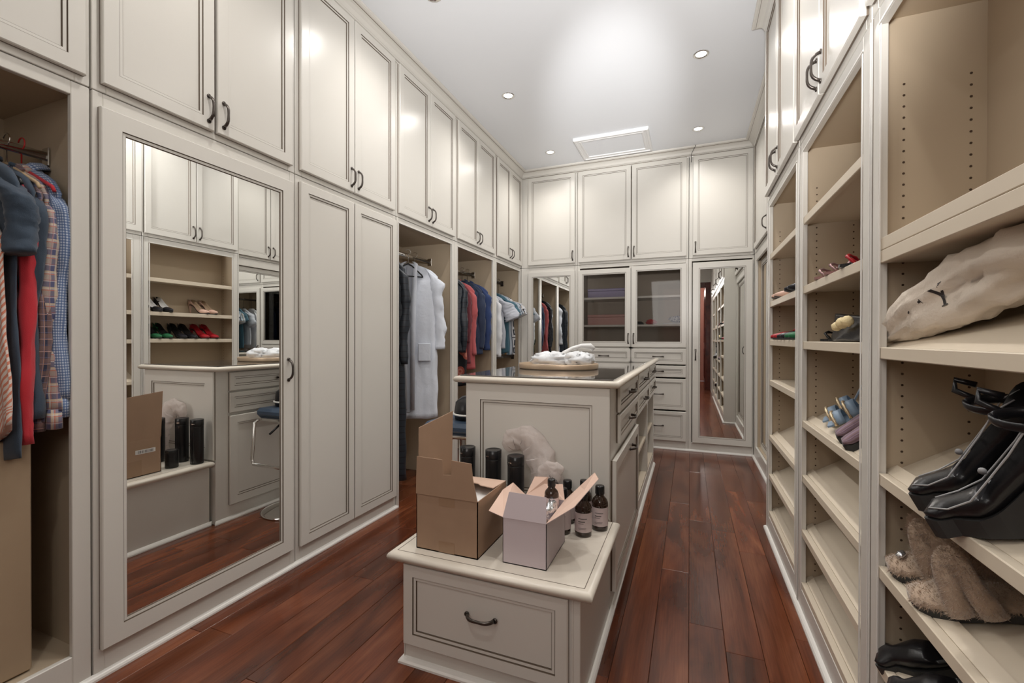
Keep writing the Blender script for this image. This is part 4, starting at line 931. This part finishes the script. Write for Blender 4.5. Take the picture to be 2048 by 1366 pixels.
# ------------------------------------------------------------------ on the island: tray, packets, telephone
TZ = 1.008
tr = root('tray', 'oval brushed gold tray on the black glass island top', 'tray', (-.722, 2.56, TZ))
mb = MB(); n = 64; R = []
def oval(a, b, ang): return (-.722+a*math.copysign(abs(math.cos(ang))**.85, math.cos(ang)), 2.56+b*math.copysign(abs(math.sin(ang))**.85, math.sin(ang)))
for k_, z in ((.93, .0), (.985, .001), (1., .008), (1., .029), (.993, .031), (.985, .029), (.985, .010), (.97, .007)):
    R.append([(*oval(.232*k_, .19*k_, 2*PI*i/n), TZ+.0003+z) for i in range(n)])
mb.rings(R); build('rim', mb, gold, tr)
def packet_mesh(c, rad, seed, mat, name, label, cat='packet', tilt=0, n=(16, 26), amp=.4):
    mb = MB(); blob(mb, c, rad, amp, 5, seed, n, flat=c[2]-rad[2]*.8, ridge=True); return build(name, mb, mat, label=label, cat=cat)
packet_mesh((-.775, 2.58, TZ+.050), (.118, .085, .046), 3, packet, 'padded_packet', 'crumpled white printed packet lying left on the tray', amp=.45)
packet_mesh((-.600, 2.57, TZ+.052), (.085, .080, .046), 11, packet, 'padded_packet', 'crumpled white packet lying right on the tray', amp=.45)
tp = root('telephone', 'white desk telephone behind the tray on the island', 'telephone', (-.70, 2.93, TZ)); tp.rotation_euler = (0, 0, -1.2)
mb = MB(); V = []
for x in (-.10, .10):
    for y, z in ((-.11, 0), (-.11, .02), (.10, .075), (.11, 0)): V.append((x, y, z+.0005))
mb.add(V, [(0, 1, 2, 3), (7, 6, 5, 4), (0, 4, 5, 1), (1, 5, 6, 2), (2, 6, 7, 3), (3, 7, 4, 0)]); loc_build('phone_base', mb, phonew, tp)
mb = MB(); mb.tube([(.075, -.115, .055), (.078, -.09, .078), (.08, -.04, .112), (.08, .02, .130), (.078, .075, .128), (.075, .10, .108)], [.016, .020, .013, .013, .019, .016], 12, sq=1.2); loc_build('handset', mb, phonew, tp)
keys = MB()
for i in range(4):
    for j in range(3):
        x = -.075+.030*j; y = -.085+.030*i; z = .022+(y+.11)*.262; keys.box(x, x+.020, y, y+.016, z+.0, z+.006, .002)
loc_build('keypad', keys, pr('grey_keys', (.45, .46, .48), .4), tp)

# ------------------------------------------------------------------ bar stool on the left of the island
bs = root('bar_stool', 'chrome pedestal bar stool with dark blue seat beside the island', 'stool', (-1.235, 2.32, 0))
sx, sy = -1.235, 2.32
mb = MB(); mb.lathe((sx, sy, .0005), [(.20, 0), (.205, .006), (.19, .014), (.14, .028), (.07, .042), (.035, .050), (.03, .06)], 40); build('round_base', mb, chrome, bs)
mb = MB(); mb.lathe((sx, sy, .05), [(.028, 0), (.028, .30), (.018, .305), (.018, .58)], 20); build('gas_column', mb, chrome, bs)
mb = MB(); mb.tube([(sx-.14, sy-.14, .645), (sx-.155, sy-.175, .62), (sx-.16, sy-.19, .38), (sx-.145, sy-.19, .345), (sx+.145, sy-.19, .345), (sx+.16, sy-.19, .38), (sx+.155, sy-.175, .62), (sx+.14, sy-.14, .645)], .011, 10); build('footrest', mb, chrome, bs)
mb = MB(); mb.box(sx-.165, sx+.165, sy-.165, sy+.165, .655, .715, .02); st_ = build('seat', mb, navyv, bs)
mb = MB(); mb.box(sx-.16, sx+.16, sy-.16, sy+.16, .630, .655, .008); build('seat_pan', mb, chrome, bs)
mb = MB(); mb.tube([(sx, sy, .622), (sx-.02, sy-.12, .615), (sx-.05, sy-.23, .57)], .007, 8); build('height_lever', mb, blackp, bs)
mb = MB(); R = []
for k_, z in ((.6, 0), (.95, .004), (1., .03), (.9, .10), (.55, .13), (.1, .14)): R.append([(sx+.05+.10*k_*math.cos(2*PI*i/28), sy+.02+.10*k_*math.sin(2*PI*i/28), .7155+z) for i in range(28)])
mb.rings(R); hb = root('round_bag', 'black rounded bag with white piping resting on bar stool', 'bag', (sx, sy, .7155)); build('bag_body', mb, leather_b, hb)
mb = MB(); mb.tube([(sx+.05+.102*math.cos(2*PI*i/28), sy+.02+.102*math.sin(2*PI*i/28), .7155+.032) for i in range(29)], .006, 8); build('piping', mb, trimw, hb)

# ------------------------------------------------------------------ shoes
def pump(label, mat, H=.085, L=.235, group=None, insole=None, closed=.34, side=.0, block=False, wedge=None, name='pump', cat='shoe', hh=.050, toe=.004):
    r = root(name, label, cat, (0, 0, 0), group); N = 26; R = []; op = []
    W = [(0, toe), (.06, toe+.010), (.15, .024), (.30, .036), (.42, .036), (.62, .026), (.85, .027), (.95, .022), (1, .008)]
    HB = [(0, .014), (.15, .022), (.34, .034), (.5, .028), (.7, .030), (.9, hh), (1, hh+.004)]
    bed = lambda s: .005 + (.0 if not wedge else wedge) + H*smooth(.28, .85, s) + .006*(1-smooth(0, .12, s))
    for i in range(N+1):
        s = i/N; x = L/2-s*L; w = lerp(W, s); h = lerp(HB, s)+side*smooth(closed-.05, closed+.15, s); b = bed(s); ring = []
        for k in range(9): t = PI*k/8; ring.append((x, w*math.cos(t), b+h*(1-math.sin(t)**.55)))
        for k in range(1, 8):
            t = PI*k/8
            if s < closed: z = b+h+.012*math.sin(t)*min(1, s/.1)
            else: z = b+h-(h-.004)*math.sin(t)**.5
            ring.append((x, -w*.93*math.cos(t), z))
        R.append(ring); op.append(s >= closed)
    mb = MB(); mb.rings(R, midx=lambda k, i: 1 if (op[k] and 8 <= i <= 15) else 0); loc_build('upper', mb, [mat, insole or tan_in], r)
    mb = MB()
    if wedge is not None:
        R = []
        for i in range(N+1):
            s = i/N; x = L/2-s*L+.004; w = lerp(W, s)*.98; b = bed(s)+.004
            R.append([(x, w, b), (x, w*1.0, .0), (x, -w*1.0, .0), (x, -w, b)])
        mb.rings(R, smooth=False); loc_build('wedge_sole', mb, rub, r)
    else:
        z = bed(.92)
        if block: mb.tube([(-L*.40, 0, z+.012), (-L*.40, 0, z*.5), (-L*.40, 0, .0)], [.024, .021, .020], 10, sq=1.)
        else: mb.tube([(-L*.43, 0, z+.016), (-L*.435, 0, z*.72), (-L*.435, 0, z*.35), (-L*.43, 0, .0)], [.024, .011, .0065, .006], 10)
        loc_build('heel', mb, mat, r)
        mb = MB(); R = []
        for i in range(N+1):
            s = i/N; x = L/2-s*L; w = lerp(W, s)*.8; b = bed(s); R.append([(x, w, b+.003), (x, -w, b+.003), (x, -w, b-.003), (x, w, b-.003)])
        mb.rings(R, smooth=False); loc_build('sole', mb, rub if not block else mat, r)
    return r
def place(o, x, y, z, yaw, tilt=0.):
    Rm = Matrix.Rotation(tilt, 3, 'Y') @ Matrix.Rotation(yaw, 3, 'Z')
    o.location = (x, y, z); o.rotation_euler = Rm.to_euler(); return o
def pair(first, p1, p2, lab2):
    place(first, *p1); b = copy_tree(first); b['label'] = lab2; place(b, *p2); return b
G1 = 'pumps on the farthest shoe shelves'
A = math.radians
nude = pump('nude pointed pump on the upper shelf, nearer the far end', patent['nude'], group=G1)
pair(nude, (.555, 2.95, 1.4105, A(176)), (.555, 2.86, 1.4105, A(172)), 'nude pointed pump on the upper shelf, second from the far end')
bk = pump('black slingback-style pump on the upper shelf at the near end', patent['black'], group=G1, insole=whitep)
pair(bk, (.550, 2.55, 1.4105, A(178)), (.550, 2.46, 1.4105, A(174)), 'black pump with pale lining in the near corner of the upper shelf')
rd = pump('red pointed pump farthest along the lower pump shelf', patent['red'], group=G1, insole=patent['red'])
pair(rd, (.552, 2.955, 1.1785, A(175)), (.552, 2.865, 1.1785, A(175)), 'red pointed pump next to the black pumps')
bp_ = pump('black pointed pump next to the red pumps', patent['black'], group=G1, insole=blackp)
pair(bp_, (.552, 2.755, 1.1785, A(175)), (.552, 2.665, 1.1785, A(177)), 'black pointed pump next to the green pumps')
gr = pump('green suede pump next to the black pumps', patent['green'], group=G1, insole=blackp)
pair(gr, (.552, 2.545, 1.1785, A(177)), (.552, 2.455, 1.1785, A(175)), 'green suede pump nearest the shelf upright')

TS = math.atan(.60)
def mule(label):
    r = root('mule', label, 'shoe', (0, 0, 0), 'blue jewelled mules'); N = 20; L = .235; R = []
    W = [(0, .026), (.05, .030), (.3, .037), (.6, .027), (.9, .028), (1, .012)]
    bed = lambda s: .006+.075*smooth(.3, .85, s)
    for i in range(N+1):
        s = i/N; x = L/2-s*L; w = lerp(W, s); b = bed(s); R.append([(x, w, b), (x, w*.98, b+.006), (x, -w*.98, b+.006), (x, -w, b)])
    mb = MB(); mb.rings(R, smooth=False); loc_build('footbed', mb, satin, r)
    mb = MB(); mb.tube([(-L*.39, 0, .076), (-L*.39, 0, .04), (-L*.39, 0, 0)], [.024, .022, .022], 12); loc_build('block_heel', mb, satin, r)
    for s0, hgt in ((.20, .040), (.42, .050)):
        mb = MB(); x = L/2-s0*L; w = lerp(W, s0)+.002; b = bed(s0); RR = []
        for k in range(13):
            t = PI*k/12; c = Vector((x, w*math.cos(t), b+hgt*math.sin(t))); o = Vector((0, math.cos(t), math.sin(t)))*.0015
            RR.append([c+Vector((.016, 0, 0))-o, c+Vector((.016, 0, 0))+o, c-Vector((.016, 0, 0))+o, c-Vector((.016, 0, 0))-o])
        mb.rings(RR); sb = loc_build('strap', mb, satin, r)
        mb = MB(); mb.tube([(x+.016, (w+.001)*math.cos(PI*k/12), b+(hgt+.002)*math.sin(PI*k/12)) for k in range(13)], [.0045 if k % 2 else .0065 for k in range(13)], 6); loc_build('crystal_trim', mb, jewel, sb)
    return r
m1 = mule('blue satin mule with crystal trim, nearer the far side')
pair(m1, (.585, 2.03, .915, A(158), -TS), (.575, 1.925, .915, A(160), -TS), 'blue satin mule with crystal trim, beside the striped slip-on')
sl1 = pump('striped lavender slip-on shoe beside the blue mules', f_lav, H=.01, L=.25, group='striped slip-on shoes', insole=whitep, closed=.42, wedge=.012, name='slip_on', hh=.045, toe=.022)
pair(sl1, (.585, 1.795, .895, A(168), -TS), (.575, 1.69, .890, A(168), -TS), 'striped lavender slip-on shoe nearest the upright')
mb = MB(); blob(mb, (.635, 1.84, .975), (.03, .05, .03), .4, 5, 3); build('red_pouch', mb, f_red, label='small dark red cloth pouch behind the striped slip-ons', cat='pouch')

def sandal(label, mat, sole, n=3, L=.24, flat=True, group=None, trim=None, seed=1):
    r = root('sandal', label, 'sandal', (0, 0, 0), group); W = [(0, .012), (.08, .028), (.3, .038), (.6, .028), (.9, .028), (1, .010)]; N = 18; R = []
    for i in range(N+1):
        s = i/N; x = L/2-s*L; w = lerp(W, s); R.append([(x, w, 0), (x, w, .010), (x, -w, .010), (x, -w, 0)])
    mb = MB(); mb.rings(R, smooth=False); loc_build('sole', mb, sole, r)
    for i in range(n):
        s0 = .16+.62*i/max(1, n-1); x = L/2-s0*L; w = lerp(W, s0); hg = .030+.012*(i % 2)
        mb = MB(); mb.tube([(x+.02*math.sin(k*.5+i), w*math.cos(PI*k/10), .008+hg*math.sin(PI*k/10)) for k in range(11)], [.004+.0025*((k+i) % 2) for k in range(11)], 6); loc_build('strap', mb, trim or mat, r)
    return r
S2 = 'sandals on the middle shoe shelves'
sd = sandal('rose and silver strappy flat sandal, farther of the upper pair', jewel, pr('rose_leather', (.26, .13, .12), .4), 4, group=S2, trim=pr('rose_metal', (.35, .22, .22), .3, metal=.6))
pair(sd, (.565, 2.02, 1.4115, A(165)), (.565, 1.89, 1.4115, A(170)), 'rose and silver strappy flat sandal beside its mate')
sd3 = sandal('red strappy flat sandal on the upper shelf nearest the upright', f_red, blackp, 3, group=S2, trim=patent['red']); place(sd3, .565, 1.72, 1.4115, A(175))
sb1 = sandal('black strappy flat sandal lying behind the black pouch, farther one', leather_b, blackp, 4, group=S2)
pair(sb1, (.62, 2.17, 1.1735, A(160)), (.62, 2.06, 1.1735, A(170)), 'black strappy flat sandal lying behind the black pouch, nearer one')
bpch = root('black_pouch', 'soft black pouch with gold pompoms standing on middle shelf', 'pouch', (.52, 1.85, 1.20))
mb = MB(); R = []
for i in range(13):
    f = i/12; z = 1.176+.105*f; y0 = 2.085-.015*f-.01*math.sin(f*3); y1 = 1.62+.02*f; th = .032*(1-.6*f)
    
    R.append([(.522+th*math.sin(2*PI*k/24)*(1+.25*math.sin(k*1.7+i*.8)), (y0+y1)/2+(y0-y1)/2*math.cos(2*PI*k/24), z-(.035*f*(1-math.cos(2*PI*k/24))*.5)) for k in range(24)])
mb.rings(R); build('pouch_body', mb, leather_b, bpch)
for k, (y, z, q) in enumerate(((1.865, 1.226, .016), (1.805, 1.236, .019), (1.752, 1.240, .018))):
    mb = MB(); blob(mb, (.475, y, z), (q, q, q), .12, 12, k); build('pompom', mb, pompom, bpch)
cl = MB(); cl.tube([(.50, 1.60+.035*math.cos(a), 1.625+.05*math.sin(a)) for a in [PI*.4+PI*1.1*k/12 for k in range(13)]], .005, 8)

# --- nearest unit: dust bag, black wedges, furry slippers, dark shoes
db = root('dust_bag', 'cream cotton dust bag lying along the slanted shelf', 'bag', (.57, 1.24, 1.20))
pts = [(.500, 1.500, 1.172), (.502, 1.470, 1.190), (.508, 1.400, 1.222), (.520, 1.330, 1.258), (.535, 1.250, 1.285), (.550, 1.180, 1.305), (.560, 1.100, 1.322), (.570, 1.020, 1.330), (.575, .930, 1.335), (.580, .840, 1.325), (.585, .78, 1.31)]
rad = [(.02, .010), (.035, .022), (.045, .050), (.052, .068), (.056, .070), (.058, .072), (.060, .072), (.060, .070), (.058, .066), (.05, .055), (.02, .02)]
P = [Vector(p) for p in pts]; Q, S = resample(P, [a for a, b_ in rad], 4); _, T = resample(P, [b_ for a, b_ in rad], 4); R = []
for i, p in enumerate(Q):
    ring = []
    for k in range(40):
        a = 2*PI*k/40; c, s_ = math.cos(a), math.sin(a); q = noise.noise(Vector((c*1.5+3, s_*1.5, i*.16)))*.40-abs(noise.noise(Vector((c*3, s_*3+7, i*.25))))*.35
        q += -.6*abs(noise.noise(Vector((c*1.1+9, s_*1.3, i*.09+.6*s_))))+.18-.22*abs(noise.noise(Vector((c*5, s_*5+3, i*.45))))
        v = p+Vector((-c*S[i]*(1+q), .15*s_*T[i], s_*T[i]*(1+q*.8))); 
        d_ = v.x-.4736; zmin = 1.163+.52*max(0, d_) ; v.z = max(v.z, zmin+.001); v.x = min(v.x, .672); v.z = min(v.z, 1.374); ring.append(v)
    R.append(ring)
mb = MB(); mb.rings(R); bagb = build('bag_body', mb, f_dust, db)
from mathutils.bvhtree import BVHTree
bv = BVHTree.FromPolygons([Vector(v) for v in mb.v], mb.f)
def decal(polys, org, ex, ey, mat, parent, name, bvh, dirn, lift=.0012):
    """printed strokes pressed onto a curved surface: each quad strip is subdivided and dropped along dirn"""
    m2 = MB()
    for (a, b_, w) in polys:
        A2, B2 = Vector(a), Vector(b_); d = (B2-A2); nn = Vector((-d.y, d.x)).normalized()*w/2; n = 6; row = []
        for i in range(n+1):
            for sg in (-1, 1):
                q = A2+d*i/n+nn*sg; w3 = Vector(org)+Vector(ex)*q.x+Vector(ey)*q.y; hit = bvh.ray_cast(w3, Vector(dirn))
                row.append((hit[0] if hit[0] else Vector((.52, w3.y, w3.z)))-Vector(dirn)*lift)
        m2.add(row, [[2*i, 2*i+1, 2*i+3, 2*i+2] for i in range(n)])
    build(name, m2, mat, parent, recalc=False)
ex, ey = (0, -1.32, .40), (0, .40, 1.32)
Ys = [((-.010, .016), (0, 0), .0055), ((.010, .016), (0, 0), .003), ((0, 0), (0, -.016), .0055), ((-.015, .017), (-.005, .017), .002), ((.005, .017), (.014, .017), .002), ((-.006, -.016), (.006, -.016), .002)]
decal(Ys, (.30, 1.225, 1.275), ex, ey, ink, bagb, 'letter_y', bv, (1, 0, 0))
decal([((0, .0), (.008, .0), .003), ((.008, .003), (.008, -.004), .002), ((-.03, -.008), (-.024, -.006), .0025)], (.30, 1.285, 1.264), ex, ey, ink, bagb, 'letter_fragments', bv, (1, 0, 0))

def wedge_shoe(label):
    r = pump(label, leather_b, H=.075, L=.255, closed=.36, side=.026, wedge=.022, name='wedge_shoe', insole=blackp, hh=.070, toe=.026, group='black wedge shoes')
    # pale piping along vamp and topline
    for sg in (-1, 1):
        mb = MB(); mb.tube([(.118, sg*.020, .052), (.085, sg*.035, .055), (.045, sg*.041, .070), (.010, sg*.036, .100), (-.03, sg*.030, .135), (-.07, sg*.031, .175), (-.10, sg*.024, .186)], .0015, 6); loc_build('piping', mb, piping, r)
    mb = MB(); mb.tube([(-.075+.045*math.cos(a), .034*math.sin(a), .172+.016*math.cos(a)) for a in [2*PI*k/20 for k in range(21)]], .009, 8, sq=.45); loc_build('ankle_strap', mb, leather_b, r)
    mb = MB(); mb.tube([(-.112, 0, .15), (-.118, 0, .185)], .008, 8); loc_build('heel_loop', mb, leather_b, r); mb = MB(); mb.tube([(-.04+.0, -.034, .178), (-.012, -.042, .205), (-.020, -.050, .222), (-.045, -.045, .205)], .006, 6); loc_build('strap_tail', mb, leather_b, r)
    mb = MB(); mb.tube([(.035, -.030, .088), (.035, -.034, .0885)], .006, 12); loc_build('eyelet', mb, piping, r)
    return r
w1 = wedge_shoe('black wedge shoe with pale piping, farther of the pair')
pair(w1, (.545, 1.105, .884, A(142), -TS*.9), (.525, .985, .876, A(142), -TS*.9), 'black wedge shoe with pale piping at the right edge')

def strands(src, parent, name, count, length, seed=1):
    """short hairs standing on a closed mesh given in the parent's coordinates"""
    rd_ = random.Random(seed); m2 = MB(); V = [Vector(v) for v in src.v]; c0 = sum(V, Vector())/len(V); F4 = [f for f in src.f if len(f) == 4]; V2 = []; F2 = []
    for _ in range(count):
        f = rd_.choice(F4); a, b, c, d = (V[i] for i in f); u, v = rd_.random(), rd_.random(); p = a*(1-u)*(1-v)+b*u*(1-v)+c*u*v+d*(1-u)*v
        nn = (c-a).cross(d-b)
        if nn.length < 1e-9: continue
        nn.normalize(); sd = (b-a).normalized(); L_ = length*rd_.uniform(.5, 1.1); lean = Vector((rd_.uniform(-.5, .9), rd_.uniform(-.5, .5), rd_.uniform(-.6, .2)))
        tip = p+(nn+lean*.7)*L_; k = len(V2); V2 += [p-sd*.0007, p+sd*.0007, tip]; F2.append([k, k+1, k+2])
    m2.add(V2, F2); return loc_build(name, m2, fur, parent, kind='stuff', recalc=False)
def outward(mb):
    me = bpy.data.meshes.new('tmp'); me.from_pydata(mb.v, [], mb.f); bm = bmesh.new(); bm.from_mesh(me); bmesh.ops.recalc_face_normals(bm, faces=bm.faces)
    bm.verts.ensure_lookup_table(); mb2 = MB(); mb2.v = [tuple(v.co) for v in bm.verts]; mb2.f = [[v.index for v in f.verts] for f in bm.faces]; bm.free(); bpy.data.meshes.remove(me); return mb2
def slipper(label):
    r = root('furry_slipper', label, 'slipper', (0, 0, 0), 'brown furry slippers'); L = .25; N = 20; R = []
    W = [(0, .020), (.06, .038), (.3, .050), (.6, .040), (.9, .038), (1, .015)]
    for i in range(N+1):
        s = i/N; x = L/2-s*L; w = lerp(W, s); R.append([(x, w, 0), (x, w, .018), (x, -w, .018), (x, -w, 0)])
    mb = MB(); mb.rings(R, smooth=False); loc_build('sole', mb, rub, r)
    R = []
    for i in range(N+1):
        s = i/N; x = L/2-s*L; w = lerp(W, s)*1.03; R.append([(x, w*math.cos(2*PI*k/14), .026+.016*math.sin(2*PI*k/14)+.003*math.sin(k*5+i*3)) for k in range(14)])
    mb = MB(); mb.rings(R); src = outward(mb); fb = loc_build('fur_footbed', mb, fur, r); strands(src, fb, 'fur_pile', 3500, .008, 2)
    for sg in (-1, 1):
        mb = MB(); RR = []
        for k in range(15):
            t = PI*k/14; f = k/14; x = L*.16-(.050*f if sg > 0 else .050*(1-f))-.01; c = Vector((x, .054*math.cos(t), .020+.108*math.sin(t)**.8)); o = Vector((0, math.cos(t), math.sin(t)))
            RR.append([c+Vector((.022*math.cos(2*PI*j/14), 0, 0))+o*(.013*math.sin(2*PI*j/14)+.0025*math.sin(j*7+k*5)) for j in range(14)])
        mb.rings(RR); src = outward(mb); fb = loc_build('fur_band', mb, fur, r); strands(src, fb, 'fur_pile', 4500, .008, 5+sg)
    return r
s1 = slipper('brown furry crossover slipper, farther of the pair')
mb = MB(); blob(mb, (.088, 0, .050), (.010, .013, .007), .2, 6, 3); loc_build('silver_charm', mb, silver, s1)
s2 = pair(s1, (.570, 1.315, .652, A(150), -TS*.95), (.560, 1.175, .646, A(145), -TS*.95), 'brown furry crossover slipper nearer the camera')
for ch in list(s2.children):
    if ch.name.startswith('silver_charm'): bpy.data.objects.remove(ch)
dk = pump('black flat shoe at the bottom, beside the upright', leather_b, H=.012, L=.26, closed=.5, wedge=.014, name='flat_shoe', insole=blackp, hh=.05, toe=.030, group='dark flat shoes')
pair(dk, (.565, 1.345, .402, A(150), -TS), (.545, 1.225, .395, A(150), -TS), 'blue-black flat shoe at the bottom, nearer the camera')
